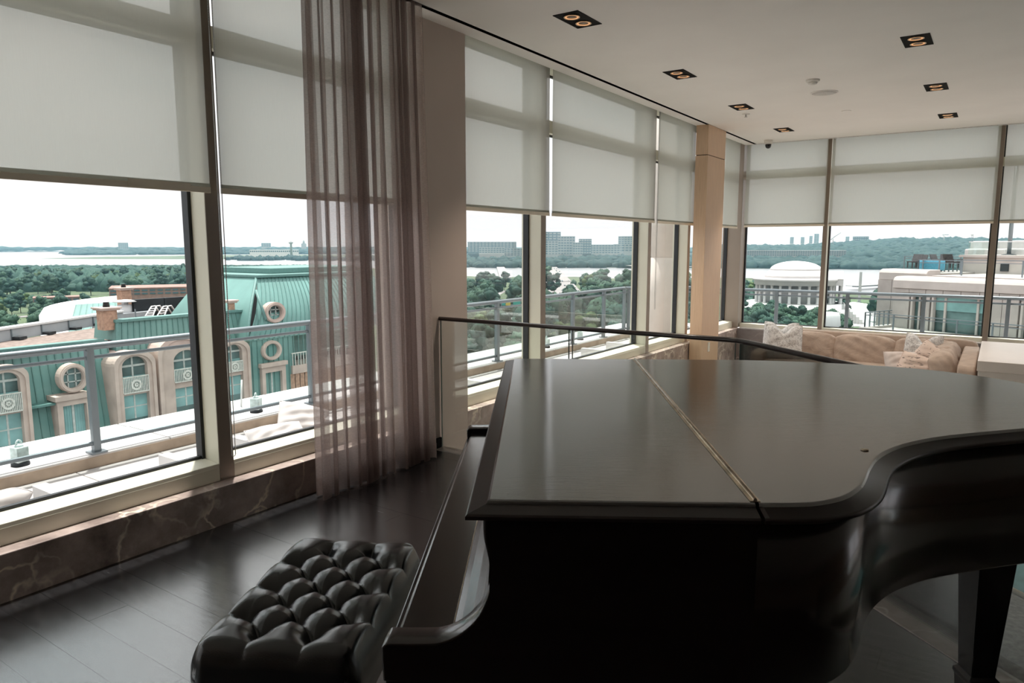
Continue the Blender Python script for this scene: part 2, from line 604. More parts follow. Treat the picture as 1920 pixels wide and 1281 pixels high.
        if bevel:
            b = ob.modifiers.new('bevel', 'BEVEL')
            b.width = bevel
            b.segments = seg
            b.limit_method = 'ANGLE'
            b.angle_limit = math.radians(angle)
            b.harden_normals = False
        return ob


WM = {}


def _ico():
    out = {}
    import bmesh
    for s in (1, 2, 3):
        bm = bmesh.new()
        bmesh.ops.create_icosphere(bm, subdivisions=s, radius=1.0)
        bm.verts.ensure_lookup_table()
        out[s] = (np.array([v.co[:] for v in bm.verts]), [tuple(v.index for v in f.verts) for f in bm.faces])
        bm.free()
    return out


ICO = _ico()


def tag(o, label=None, cat=None, group=None, kind=None):
    if label:
        o['label'] = label
    if cat:
        o['category'] = cat
    if group:
        o['group'] = group
    if kind:
        o['kind'] = kind
    return o


def thing(name, label, cat, loc=(0, 0, 0), rz=0.0, group=None):
    o = bpy.data.objects.new(name, None)
    o.empty_display_size = 0.1
    COL.objects.link(o)
    o.location = loc
    o.rotation_euler = (0, 0, rz)
    WM[o.name] = Matrix.Translation(Vector(loc)) @ Matrix.Rotation(rz, 4, 'Z')
    return tag(o, label, cat, group)


def kids(o):
    return [c for c in bpy.data.objects if c.parent == o]


def copy_tree(o, parent=None, ch=None):
    c = o.copy()
    COL.objects.link(c)
    if parent is not None:
        c.parent = parent
    for k in (KIDS.get(o.name) or kids(o)):
        copy_tree(k, c)
    return c


KIDS = {}


def dup(o, loc, rz=None, label=None, group=None, scale=None):
    c = copy_tree(o)
    c.location = loc
    if rz is not None:
        c.rotation_euler = (0, 0, rz)
    if scale is not None:
        c.scale = (scale, scale, scale) if not isinstance(scale, tuple) else scale
    if label:
        c['label'] = label
    if group:
        c['group'] = group
    return c


def struct(g, name, mat, parent=None, label=None, bevel=0.0):
    o = g.build(name, mat, parent, bevel=bevel)
    if parent is None:
        o['kind'] = 'structure'
    if label:
        o['label'] = label
    return o


# ================================================================== ROOM SHELL
ZL = -0.5            # lower lounge floor
ZC = 2.89            # ceiling
XF = -3.30           # front face of the window frames, left wall
XG = -3.445          # glass plane, left wall
YF = 10.86           # front face, end wall
YG = 11.0
XR, YB = 6.0, -8.0   # unseen right wall and wall behind the camera
DIAG = Vector((0.762, -0.647, 0)).normalized()
EDGE0 = Vector((-1.126, 3.8, 0))


def edge_y(x):
    return 3.8 if x <= EDGE0.x else 3.8 + (x - EDGE0.x) * DIAG.y / DIAG.x


# platform and its planks
fl = G().prism([(-3.21, YB), (XR, YB), (XR, edge_y(XR)), (EDGE0.x, 3.8), (-3.21, 3.8)], ZL, -0.014)
floor = struct(fl, 'floor', 'floor_under', label='very dark stained wooden plank floor of the raised platform')
PW = 0.15
plank_meshes = {}
y = -3.6
row = 0
while y < 3.72:
    y1 = min(y + PW - 0.0007, 3.715)
    ymax = y1
    xe = XR if edge_y(XR) > ymax else EDGE0.x + (3.8 - ymax) * DIAG.x / -DIAG.y
    cut = lambda yy: min(XR, EDGE0.x + (3.8 - yy) * DIAG.x / -DIAG.y - 0.11)
    xe = min(cut(y1), XR)
    if ymax > 3.69:
        xe = EDGE0.x - 0.02
    x = -3.205 - random.uniform(0.0, 1.2)
    while x < xe - 0.05:
        x1 = x + random.choice((1.5, 1.9, 2.3))
        a, b = max(x, -3.205), min(x1, xe)
        if xe - b < 0.3:
            b = xe
            x1 = xe
        if b - a > 0.08:
            dz = random.uniform(-0.0004, 0.0004)
            g = G()
            if b >= xe - 1e-6:
                g.prism([(a, y), (cut(y) if ymax <= 3.69 else b, y), (b, y1), (a, y1)], -0.012, dz)
            else:
                g.box(a, b - 0.001, y, y1, -0.012, dz)
            p = g.build('plank', 'floor_wood', floor)
        x = x1
    y += PW
    row += 1
# marble coping along the platform edge
g = G()
g.box(-3.21, EDGE0.x, 3.72, 3.83, ZL, 0.004)
g.slab(EDGE0, DIAG, 9.3, 0.11, ZL, 0.004, off=-0.085)
struct(g, 'trim_platform_edge', 'grey_marble', label='pale grey marble edge of the raised platform', bevel=0.004)
# lower lounge floor
g = G().box(-3.21, XR, YB, YG, ZL - 0.05, ZL)
struct(g, 'floor_lower', 'carpet', label='carpeted floor of the sunken lounge')

# ceiling with the black slot along the windows
g = G()
SX0, SX1 = -3.082, -3.042
SY0, SY1 = 10.735, 10.762
# holes for downlights are covered by the fittings; plates run between slot and walls
g.box(SX1, XR, YB, SY0, ZC, ZC + 0.10)
g.box(-3.215, SX0, YB, SY1, ZC, ZC + 0.10)
g.box(-3.215, XR, SY1, 10.80, ZC, ZC + 0.10)
g.box(-3.6, XR, YB, YG + 0.2, ZC + 0.24, ZC + 0.34)
ceiling = struct(g, 'ceiling', 'ceiling_paint', label='flat pale ceiling')
g = G().box(SX0 - 0.02, SX1 + 0.02, YB, SY1, ZC + 0.035, ZC + 0.06).box(SX0, XR, SY0 - 0.02, SY1 + 0.02, ZC + 0.035, ZC + 0.06)
g.box(SX0 - 0.004, SX0, YB, SY1, ZC + 0.001, ZC + 0.05).box(SX1, SX1 + 0.004, YB, SY0, ZC + 0.001, ZC + 0.05)
g.box(SX1, XR, SY0 - 0.004, SY0, ZC + 0.001, ZC + 0.05).box(SX0, XR, SY1, SY1 + 0.004, ZC + 0.001, ZC + 0.05)
g.build('slot', 'black_void', ceiling)['label'] = 'narrow black slot running along the windows'

# left wall: marble curb, pier; unseen walls
g = G()
g.box(-3.40, -3.21, YB, 3.64, -0.02, 0.2)
wl = struct(g, 'trim_curb_left', 'brown_marble', label='low brown veined marble curb under the big left windows', bevel=0.004)
for j in (0.42, 2.33):
    pass
g = G().box(-3.40, -3.21, 4.12, 10.80, ZL, 0.2)
struct(g, 'trim_curb_far', 'brown_marble', label='brown marble curb under the windows beyond the pier', bevel=0.004)
g = G().box(-3.21, -0.0, 10.72, 10.86, ZL, 0.2).box(0, XR, 10.72, 10.86, ZL, 0.2)
struct(g, 'trim_curb_end', 'dark_grey_marble', label='grey marble curb under the end windows', bevel=0.004)
g = G().box(-3.62, -3.21, 3.64, 4.12, ZL, ZC + 0.1)
struct(g, 'wall_left', 'wall_paint', label='taupe painted wall pier between the left windows')
g = G().box(-3.2, -3.19, 3.45, 3.78, 0.0, 0.075)
g.box(-3.222, -3.198, 3.64, 3.80, 0, 0.072)
struct(g, 'baseboard_left', 'black_void', label='short black baseboard at the foot of the pier')
g = G().box(-3.7, XR + 0.2, YB - 0.2, YB, ZL, ZC + 0.1)
struct(g, 'wall_rear', 'warm_wall')
g = G()  # unseen wall; its far end is opened as an added source of skylight
g.box(XR, XR + 0.2, YB, 7.2, ZL, ZC + 0.1)
g.box(XR, XR + 0.2, 7.2, YG + 0.2, ZL, 0.0)
g.box(XR, XR + 0.2, 7.2, YG + 0.2, 2.8, ZC + 0.1)
for yy in (9.2,):
    g.box(XR, XR + 0.2, yy, yy + 0.12, 0.0, 2.8)
struct(g, 'wall_right', 'warm_wall')

# ------------------------------------------------------------------ windows
ZH = 2.98            # head
win_n = 0


def window_left(y0, y1, jamb_l=True):
    """one bay of the left wall between front faces y0..y1: frame (bottom rail, head, transom) with gasket and panes"""
    global win_n
    win_n += 1
    g = G()
    g.box(XF - 0.2, XF, y0, y1, 0.2, 0.275)                    # bottom rail
    # sloped sill top
    g.hexa([(XG, y0, 0.27), (XF, y0, 0.27), (XF, y1, 0.27), (XG, y1, 0.27)], [(XG, y0, 0.302), (XF - 0.004, y0, 0.292), (XF - 0.004, y1, 0.292), (XG, y1, 0.302)])
    g.box(XF - 0.2, XF, y0, y1, ZH - 0.05, ZC + 0.3)
    g.box(XF - 0.19, XF - 0.08, y0, y1, 2.415, 2.525)            # transom
    w = struct(g, 'window_%d' % win_n, 'frame_paint', label='cream metal window frame', bevel=0.003)
    k = G()
    for (z0, z1) in ((0.3, 2.415), (2.525, ZH - 0.05)):
        k.box(XG - 0.012, XG + 0.012, y0, y1, z0, z0 + 0.016).box(XG - 0.012, XG + 0.012, y0, y1, z1 - 0.016, z1)
        k.box(XG - 0.03, XG + 0.012, y0, y0 + 0.018, z0, z1).box(XG - 0.03, XG + 0.022, y1 - 0.018, y1, z0, z1)
    k.build('gasket', 'gasket', w)
    for (z0, z1) in ((0.3, 2.415), (2.525, ZH - 0.05)):
        G().box(XG - 0.006, XG, y0 + 0.01, y1 - 0.01, z0 + 0.01, z1 - 0.01).build('pane', 'window_glass', w)
    return w


def mullion_left(y0, y1, n):
    g = G().box(XF - 0.2, XF - 0.004, y0, y1, 0.2, ZH)
    m = struct(g, 'trim_mullion_%d' % n, 'frame_paint', label='cream window mullion')
    G().box(XF - 0.006, XF, y0 + 0.001, y1 - 0.001, 0.2, ZH).build('shaded_front', 'frame_front_shade', m)
    return m


plain('frame_front_shade', (0.30, 0.245, 0.20), 0.42, var=0.02, scale=2)  # frame paint darkened so room-facing fronts carry backlit shade in their colour
bays = [(-7.9, -5.0), (-4.92, -2.68), (-2.6, 0.02), (0.10, 2.12), (2.205, 3.62), (4.13, 5.285), (5.365, 7.565), (7.648, 8.80), (8.88, 10.78)]  # first two bays are unseen, added to bring more daylight inside
mulls = [(-5.0, -4.92), (-2.68, -2.6), (0.02, 0.10), (2.12, 2.205), (5.285, 5.365), (7.565, 7.648), (8.80, 8.88)]
for b in bays:
    window_left(*b)
for i, m in enumerate(mulls):
    mullion_left(*m, i + 1)
# jamb hugging the corner
bays_b = [(-3.22, -2.105), (-2.045, -0.125), (-0.065, 2.1), (2.16, 4.2)]
mulls_b = [(-2.105, -2.045), (-0.125, -0.065), (2.1, 2.16), (4.2, 4.3)]
for (x0, x1) in bays_b:
    win_n += 1
    g = G()
    g.box(x0, x1, YF, YF + 0.2, 0.2, 0.262)
    g.box(x0, x1, YF, YF + 0.2, ZH - 0.05, ZC + 0.3)
    g.box(x0, x1, YF + 0.08, YF + 0.19, 2.415, 2.525)
    w = struct(g, 'window_%d' % win_n, 'frame_paint', label='cream metal frame of an end window', bevel=0.003)
    k = G()
    for (z0, z1) in ((0.262, 2.415), (2.525, ZH - 0.05)):
        k.box(x0, x1, YG - 0.01, YG + 0.01, z0, z0 + 0.014)
        k.box(x0, x0 + 0.018, YG - 0.01, YG + 0.03, z0, z1).box(x1 - 0.018, x1, YG - 0.01, YG + 0.03, z0, z1)
    k.build('gasket', 'gasket', w)
    for (z0, z1) in ((0.262, 2.415), (2.525, ZH - 0.05)):
        G().box(x0 + 0.01, x1 - 0.01, YG, YG + 0.006, z0 + 0.01, z1 - 0.01).build('pane', 'window_glass', w)
for i, (x0, x1) in enumerate(mulls_b):
    g = G().box(x0, x1, YF + 0.004, YF + 0.2, 0.2, ZH)
    m = struct(g, 'trim_end_mullion_%d' % (i + 1), 'frame_paint', label='cream mullion between end windows')
    G().box(x0 + 0.001, x1 - 0.001, YF, YF + 0.006, 0.2, ZH).build('shaded_front', 'frame_front_shade', m)
g = G().box(XF - 0.2, XF + 0.075, 10.78, YF + 0.2, 0.2, ZH)
struct(g, 'trim_corner_post', 'frame_front_shade', label='corner post where the two window walls meet', bevel=0.004)
g = G().box(4.3, XR + 0.2, 10.86, YG + 0.2, ZL, ZC + 0.1)
struct(g, 'wall_end', 'wall_paint')

# ------------------------------------------------------------------ roller blinds
ZBL = 1.683
BX = -3.262


def blind(axis, a0, a1, label, chain=None, clip=None):
    zb = ZBL if axis == 'y' else 1.705
    base = (BX, a0, zb) if axis == 'y' else (a0, 10.825, zb)
    t = thing('roller_blind', label, 'blind', base, 0, 'roller blinds in the big windows')

    def bx(g, u0, u1, d0, d1, z0, z1):
        if axis == 'y':
            return g.box(BX + d0, BX + d1, u0, u1, z0, z1)
        return g.box(u0, u1, 10.825 - d1, 10.825 - d0, z0, z1)
    n = 14
    pts = []
    for j in range(10):
        z = zb + 0.005 + (3.02 - zb) * j / 9
        for i in range(n):
            u = a0 + (a1 - a0) * i / (n - 1)
            d = 0.0015 * math.sin(5 * u + j * 0.5)
            pts.append((BX + d, u, z) if axis == 'y' else (u, 10.825 - d, z))
    G().grid(pts, n, 10).build('fabric', 'blind_fabric', t)
    bx(G(), a0, a1, -0.004, 0.007, zb, zb + 0.028).build('hem_bar', 'hem_metal', t, bevel=0.002)
    bx(G(), a0, a1, -0.001, 0.0035, zb + 0.028, zb + 0.045).build('hem_pocket', 'blind_fabric', t)
    if clip:
        bx(G(), clip[0], clip[1], 0.006, 0.012, zb + 0.005, zb + 0.04).build('hem_tab', 'hem_metal', t)
    if axis == 'y':
        G().lathe([(0.028, 0), (0.028, a1 - a0)], 12, (BX - 0.02, a0, 3.02), axis='y').build('roller_tube', 'hem_metal', t)
    else:
        G().lathe([(0.028, 0), (0.028, a1 - a0)], 12, (a0, 10.845, 3.02), axis='x').build('roller_tube', 'hem_metal', t)
    return t


plain('hem_cloth', (0.75, 0.69, 0.56), 0.8, var=0.02)
blind('y', -2.5, 0.03, 'pale roller blind behind the viewer at the near end of the left wall')
blind('y', 0.07, 2.128, 'large pale roller blind at the upper left, left of the bead chain', clip=(1.72, 2.02))
blind('y', 2.187, 3.60, 'pale roller blind partly behind the brown sheer curtain')
blind('y', 4.135, 5.352, 'cream roller blind directly right of the taupe wall pier')
blind('y', 5.40, 7.63, 'widest cream roller blind between the pier and the wooden column')
blind('y', 7.70, 8.87, 'cream roller blind just left of the wooden column')
blind('y', 8.92, 10.70, 'narrow slice of cream roller blind right of the wooden column')
blind('x', -3.20, -2.085, 'pale roller blind over the corner window facing the domed memorial')
blind('x', -2.03, -0.11, 'broad pale roller blind in the middle of the end window wall')
blind('x', -0.05, 2.08, 'pale roller blind at the right edge of the end window wall')
blind('x', 2.18, 4.18, 'pale roller blind at the far right end of the end wall')


def chain(y, x, z0, z1, label):
    t = thing('bead_chain', label, 'chain', (x, y, z0))
    for dy in (-0.011, 0.011):
        G().tube([(x, y + dy, z1), (x, y + dy, z0 + 0.012)], 0.0022, 6).build('strand', 'chrome', t)
    pts = [(x, y + 0.011 * math.cos(a), z0 + 0.012 - 0.011 * math.sin(a)) for a in np.linspace(0, pi, 9)]
    G().tube(pts, 0.0022, 6).build('loop', 'chrome', t)
    b = G()
    for dy in (-0.011, 0.011):
        for k in range(int((z1 - z0) / 0.012)):
            b.add((np.array([(1, 0, 0), (-1, 0, 0), (0, 1, 0), (0, -1, 0), (0, 0, 1), (0, 0, -1)]) * 0.0036 + np.array((x, y + dy, z0 + 0.015 + k * 0.012))).tolist(),
                  [(0, 2, 4), (2, 1, 4), (1, 3, 4), (3, 0, 4), (2, 0, 5), (1, 2, 5), (3, 1, 5), (0, 3, 5)], True)
    o = b.build('beads', 'chrome', t)
    o['kind'] = 'stuff'
    return t


chain(2.168, -3.243, 0.33, 2.93, 'long beaded steel blind chain hanging beside the left window mullion')
chain(7.68, -3.25, 0.7, 2.93, 'thin blind chain hanging left of the wooden column')

# ------------------------------------------------------------------ sheer curtain
t = thing('sheer_curtain', 'brown sheer floor-length curtain gathered in folds in front of the window', 'curtain', (-3.08, 3.05, 0.0))
nu, nv = 420, 24
rr = np.random.default_rng(3)
nf = 12
s = np.linspace(0, 1, nu)
ph = 2 * pi * nf * (s + 0.018 * np.sin(2 * pi * 2.3 * s + 0.7) + 0.012 * np.sin(2 * pi * 5.1 * s))
ampx = 0.042 + 0.012 * np.sin(2 * pi * 3.1 * s + 1)
retro = 0.030 + 0.014 * np.sin(2 * pi * 2.2 * s + 2.0)
pts = []
for j in range(nv):
    q = j / (nv - 1)                       # 0 at the floor, 1 at the ceiling
    z = 0.012 + q * (ZC + 0.06)
    k = 1.0 - 0.25 * q
    y0, y1 = 2.60 + 0.0 * q, 3.525 - 0.055 * q
    bul = 1 + 0.12 * math.sin(q * 5)
    for i in range(nu):
        yy = y0 + s[i] * (y1 - y0) + retro[i] * k * math.sin(2 * ph[i] + 0.4)
        xx = -3.075 + ampx[i] * k * bul * math.sin(ph[i] + 0.12 * math.sin(q * 4 + s[i] * 9))
        pts.append((xx, yy, z))
G().grid(pts, nu, nv).build('cloth', 'curtain_cloth', t)
hp = []
for j in range(3):
    for i in range(nu):
        a = pts[i]
        b = pts[nu + i]
        w = (0.004 + j * 0.05) / (pts[nu][2] - pts[0][2])
        hp.append((a[0] + (b[0] - a[0]) * w + 0.003, a[1] + (b[1] - a[1]) * w, a[2] + (b[2] - a[2]) * w))
G().grid(hp, nu, 3).build('hem', 'curtain_cloth', t)
G().box(-3.10, -3.05, 2.5, 3.6, ZC + 0.012, ZC + 0.03).build('track', 'dark_metal', t)

# ------------------------------------------------------------------ veneered column
t = thing('veneer_column', 'square maple-veneered column with a recessed joint near the top', 'column', (-3.13, 9.0, ZL))
G().box(-3.20, -3.045, 8.70, 9.36, ZL, 2.527).build('shaft', 'column_veneer', t, bevel=0.002)
G().box(-3.20, -3.045, 8.70, 9.36, 2.535, ZC).build('cap_panel', 'column_veneer', t, bevel=0.002)
G().box(-3.195, -3.055, 8.71, 9.35, 2.526, 2.536).build('joint', 'black_void', t)
t2 = thing('wall_socket', 'small white power socket on the maple column', 'socket', (-3.045, 8.98, 0.13))
G().box(-3.045, -3.039, 8.945, 9.02, 0.07, 0.19).build('cover_plate', 'socket_white', t2, bevel=0.002)
for z in (0.105, 0.155):
    G().box(-3.040, -3.0375, 8.962, 9.003, z - 0.015, z + 0.015).build('outlet', 'hem_metal', t2)

# ------------------------------------------------------------------ downlights and other ceiling fittings
def downlight(cx, cy, aim, label):
    """square black recessed box with two adjustable round lamps"""
    t = thing('recessed_downlight', label, 'ceiling light', (cx, cy, ZC), 0, 'square black recessed downlights in the ceiling')
    hw, hl = 0.092, 0.165
    z0 = ZC - 0.0035
    g = G()
    for (x0, x1, y0, y1) in ((-hw, -hw + 0.012, -hl, hl), (hw - 0.012, hw, -hl, hl), (-hw, hw, -hl, -hl + 0.012), (-hw, hw, hl - 0.012, hl)):
        g.box(cx + x0, cx + x1, cy + y0, cy + y1, z0, ZC + 0.002)
    g.build('trim_frame', 'black_void', t)
    G().box(cx - hw + 0.002, cx + hw - 0.002, cy - hl + 0.002, cy + hl - 0.002, ZC - 0.0012, ZC + 0.004).build('housing', 'black_void', t)
    for s in (-1, 1):
        c = (cx, cy + s * 0.078, ZC - 0.002)
        r = G().lathe([(0.052, 0.0), (0.054, -0.005), (0.049, -0.007), (0.045, -0.002)], 28, c)
        ro = r.build('lamp_ring', 'lamp_ring', t)
        ringp = lambda q: [(q * math.cos(w), q * math.sin(w)) for w in np.linspace(0, 2 * pi, 24, endpoint=False)]
        G().ringx(ringp(0.0448), ringp(0.034), lambda p, q, h: (c[0] + p, c[1] + q, c[2] + h), -0.004, 0.0).build('lamp', 'lamp_glow', ro)
        G().lathe([(0.0338, 0.0), (0.0338, -0.003), (0.01, -0.0036)], 20, c).build('lens', 'lamp_lens', ro)
        sl = bpy.data.lights.new('lamp_beam', 'SPOT')
        sl.energy = 34
        sl.color = (1.0, 0.86, 0.72)
        sl.spot_size = math.radians(78)
        sl.spot_blend = 0.6
        sl.shadow_soft_size = 0.04
        so = bpy.data.objects.new('lamp_beam', sl)
        so.location = (c[0], c[1], c[2] - 0.012)
        COL.objects.link(so)
    return t


for k, cy in enumerate((4.28, 6.085, 7.845, 9.645)):
    downlight(-2.40, cy, 0, ['largest black square downlight, nearest in the row by the windows', 'second black downlight from the viewer in the row by the windows',
                             'third black downlight from the viewer in the row by the windows', 'farthest black downlight in the row by the windows, beside the camera dome'][k])
for k, cy in enumerate((6.075, 7.9, 9.66)):
    downlight(-0.615, cy, 0, ['nearest black downlight of the right-hand ceiling row', 'middle black downlight of the right-hand ceiling row', 'farthest black downlight of the right-hand ceiling row'][k])
t = thing('ceiling_speaker', 'round flush pale speaker grille in the ceiling', 'speaker', (-1.525, 7.57, ZC))
G().lathe([(0.125, 0), (0.125, -0.006), (0.112, -0.007)], 40, (-1.525, 7.57, ZC)).build('rim', 'ceiling_paint', t)
G().lathe([(0.111, 0), (0.111, -0.008), (0.05, -0.009)], 40, (-1.525, 7.57, ZC)).build('grille', 'speaker_grille', t)
t = thing('smoke_detector', 'small white smoke detector on the ceiling in front of the round speaker', 'smoke detector', (-1.50, 6.95, ZC))
G().lathe([(0.058, 0), (0.058, -0.012), (0.05, -0.02)], 28, (-1.50, 6.95, ZC)).build('base', 'socket_white', t)
G().lathe([(0.04, -0.02), (0.036, -0.036), (0.018, -0.044)], 28, (-1.50, 6.95, ZC)).build('sensor_cap', 'socket_white', t)
t = thing('ceiling_sprinkler', 'white ceiling sprinkler just beyond the third window-side downlight', 'sprinkler', (-2.478, 8.28, ZC))
G().lathe([(0.042, 0), (0.042, -0.004), (0.02, -0.006)], 24, (-2.478, 8.28, ZC)).build('escutcheon', 'socket_white', t)
G().lathe([(0.008, -0.006), (0.008, -0.03), (0.018, -0.032), (0.018, -0.036)], 16, (-2.478, 8.28, ZC)).build('deflector', 'speaker_grille', t)
o = G().lathe([(0.05, 0), (0.05, -0.004), (0.045, -0.006)], 28, (-1.516, 8.71, ZC)).build('sprinkler_cover', 'ceiling_paint')
tag(o, 'tiny flat concealed sprinkler cover plate in the ceiling', 'cover plate')
o.location = (0, 0, 0)
t = thing('security_camera', 'white and black dome security camera at the ceiling corner', 'security camera', (-2.80, 10.45, ZC))
G().lathe([(0.055, 0), (0.055, -0.045), (0.048, -0.055)], 28, (-2.80, 10.45, ZC)).build('base', 'socket_white', t)
G().lathe([(0.04, -0.055), (0.04, -0.075), (0.034, -0.098), (0.018, -0.112), (0.003, -0.116)], 28, (-2.80, 10.45, ZC)).build('dome', 'piano_black', t)

# ------------------------------------------------------------------ glass balustrade
t = thing('glass_balustrade', 'clear glass balustrade with a thin dark wooden handrail along the platform edge', 'balustrade', (-1.126, 3.8, 0))
HR = 0.922


def gpanel(a, b):
    a, b = Vector(a), Vector(b)
    d = (b - a).normalized()
    nn = Vector((-d.y, d.x, 0)) * 0.006
    g = G().hexa([a - nn, b - nn, b + nn, a + nn], [p + Vector((0, 0, HR - 0.004)) for p in (a - nn, b - nn, b + nn, a + nn)])
    p = g.build('glass_panel', 'balustrade_glass', t)
    for q, s in ((a, 1), (b, -1)):
        q2 = q + d * 0.002 * s
        G().hexa([q - nn, q2 - nn, q2 + nn, q + nn], [v + Vector((0, 0, HR - 0.004)) for v in (q - nn, q2 - nn, q2 + nn, q + nn)]).build('polished_edge', 'glass_edge', p)


gpanel((-3.195, 3.8, 0.0), (-2.165, 3.8, 0.0))
gpanel((-2.142, 3.8, 0.0), (-1.14, 3.8, 0.0))
e0 = EDGE0 + DIAG * 0.02
for k in range(2):
    a = e0 + DIAG * (k * 1.98)
    gpanel(a, a + DIAG * 1.96)
pts = [(-3.205, 3.8, HR), (-1.19, 3.8, HR), (-1.14, 3.795, HR), (-1.09, 3.765, HR)]
pts += [tuple(EDGE0 + DIAG * d + Vector((0, 0, HR))) for d in (0.12, 1.5, 3.95)]
G().tube(pts, 0.014, 10).build('handrail', 'handrail_wood', t)

# ================================================================== PIANO
TH = math.radians(32.13)
PA = (-0.647, 0.821, 0.0)
piano = thing('grand_piano', 'dark walnut grand piano with closed lid, seen from its curved side', 'piano', PA, TH)


def catmull(P, m=8):
    out = []
    for i in range(len(P) - 1):
        p0, p1, p2, p3 = (np.array(P[max(i - 1, 0)]), np.array(P[i]), np.array(P[i + 1]), np.array(P[min(i + 2, len(P) - 1)]))
        for k in range(m):
            u = k / m
            out.append(tuple(0.5 * ((2 * p1) + (-p0 + p2) * u + (2 * p0 - 5 * p1 + 4 * p2 - p3) * u * u + (-p0 + 3 * p1 - 3 * p2 + p3) * u ** 3)))
    out.append(tuple(P[-1]))
    return out


curve = catmull([(0.452, 0.0), (0.535, 0.006), (0.589, 0.026), (0.630, 0.055), (0.669, 0.098), (0.700, 0.145), (0.738, 0.211), (0.780, 0.273), (0.835, 0.330),
                 (0.902, 0.378), (0.99, 0.422), (1.143, 0.474), (1.30, 0.525), (1.43, 0.60), (1.53, 0.72), (1.575, 0.87), (1.565, 1.02), (1.50, 1.17), (1.39, 1.30),
                 (1.22, 1.395), (1.02, 1.455), (0.84, 1.485), (0.66, 1.490), (0.452, 1.490)], 6)
LID_HINGE = 0.452


def inset(poly, d):
    """inset of a counter-clockwise outline"""
    P = np.array(poly)
    n = len(P)
    out = []
    for i in range(n):
        a, b, c = P[i - 1], P[i], P[(i + 1) % n]
        d1 = (b - a) / (np.linalg.norm(b - a) + 1e-9)
        d2 = (c - b) / (np.linalg.norm(c - b) + 1e-9)
        n1 = np.array((-d1[1], d1[0]))
        n2 = np.array((-d2[1], d2[0]))
        m = n1 + n2
        k = m.dot(m)
        m = m / k * 2 if k > 0.3 else n1
        out.append(tuple(b + m * d))
    return out


def profile_slab(outline, rings, mat, name, parent, sharp_close=True):
    """stack of (inset, z) rings over an outline; first and last are capped"""
    g = G()
    n = len(outline)
    rs = []
    for d, z in rings:
        q = inset(outline, d) if d else outline
        rs.append([(p[0], p[1], z) for p in q])
    g.add([p for r in rs for p in r], [])
    for i in range(len(rs) - 1):
        for k in range(n):
            j = (k + 1) % n
            g.f.append((i * n + k, i * n + j, (i + 1) * n + j, (i + 1) * n + k))
            g.s.append(True)
    g.f.append(tuple(range(n - 1, -1, -1)))
    g.s.append(False)
    g.f.append(tuple((len(rs) - 1) * n + k for k in range(n)))
    g.s.append(False)
    return g


def lid_piece(outline, free, name):
    """outline CCW; bevelled lip only along the free stretch (the hinge side stays square)"""
    n = len(outline)
    prof = [(0.0, 1.005), (0.0, 1.0105), (0.003, 1.0135), (0.031, 1.0205), (0.0325, 1.0245), (0.036, 1.026)]
    P = [Vector((p[0], p[1], 0)) for p in outline]
    rings = []
    full = {d: inset(outline, d) for d, z in prof}
    for d, z in prof:
        ring = []
        for i in range(n):
            q = full[d][i]
            if i in free['end']:                       # corner on the hinge line: slide along the hinge
                q = (outline[i][0], q[1])
            ring.append((q[0], q[1], z))
        rings.append(ring)
    g = G()
    g.add([p for r in rings for p in r], [])
    for i in range(len(rings) - 1):
        for k in range(n):
            j = (k + 1) % n
            g.f.append((i * n + k, i * n + j, (i + 1) * n + j, (i + 1) * n + k))
            g.s.append(k in free['smooth'])
    g.f.append(tuple(range(n - 1, -1, -1)))
    g.s.append(False)
    g.f.append(tuple((len(rings) - 1) * n + k for k in range(n)))
    g.s.append(False)
    ob = g.build(name, ['piano_wood', 'piano_lip'], piano, world=False)
    for i in range(3 * n):
        ob.data.polygons[i].material_index = 1
    return ob


flap_out = [(0.0, 0.0), (0.4475, 0.0), (0.4475, 1.49), (-0.008, 1.49)]
lid_piece(flap_out, {'end': {1, 2}, 'smooth': set()}, 'lid_flap')
main_out = [(LID_HINGE + 0.0015, 0.0)] + curve[1:-1] + [(LID_HINGE + 0.0015, 1.49)]
lid_piece(main_out, {'end': {0, len(main_out) - 1}, 'smooth': set(range(1, len(main_out) - 2))}, 'lid')
# piano hinge: thin brass strip with a barrel
h = G()
h.box(0.4415, 0.4575, 0.040, 1.452, 1.0255, 1.0272)
h.tube([(0.4495, 0.040, 1.0285), (0.4495, 1.452, 1.0285)], 0.0032, 8)
h.build('hinge', 'brass', piano, world=False)
G().lathe([(0.0075, 0), (0.0075, 0.002), (0.004, 0.0032)], 14, (0.748, 0.335, 1.026)).build('lid_pin', 'brass', piano, world=False)
# case (rim)
case_line = [(0.035, 0.028)] + inset([(0.452, 0.0)] + curve[1:-1] + [(0.452, 1.49), (0.0, 1.49), (0.0, 0.0)], 0.026)[0:-3] + [(0.452, 1.462), (0.035, 1.462)]
g = G()
n = len(case_line)
zs = [0.712, 0.718, 1.006]
for zi, z in enumerate(zs):
    ins = 0.006 if zi == 0 else 0
    q = inset(case_line, ins) if ins else case_line
    g.v.extend([(p[0], p[1], z) for p in q])
for i in range(2):
    for k in range(n):
        j = (k + 1) % n
        g.f.append((i * n + k, i * n + j, (i + 1) * n + j, (i + 1) * n + k))
        g.s.append(1 <= k < n - 2)
g.f.append(tuple(range(n - 1, -1, -1)))
g.s.append(False)
g.f.append(tuple(2 * n + k for k in range(n)))
g.s.append(False)
g.build('case', 'piano_side', piano, world=False)
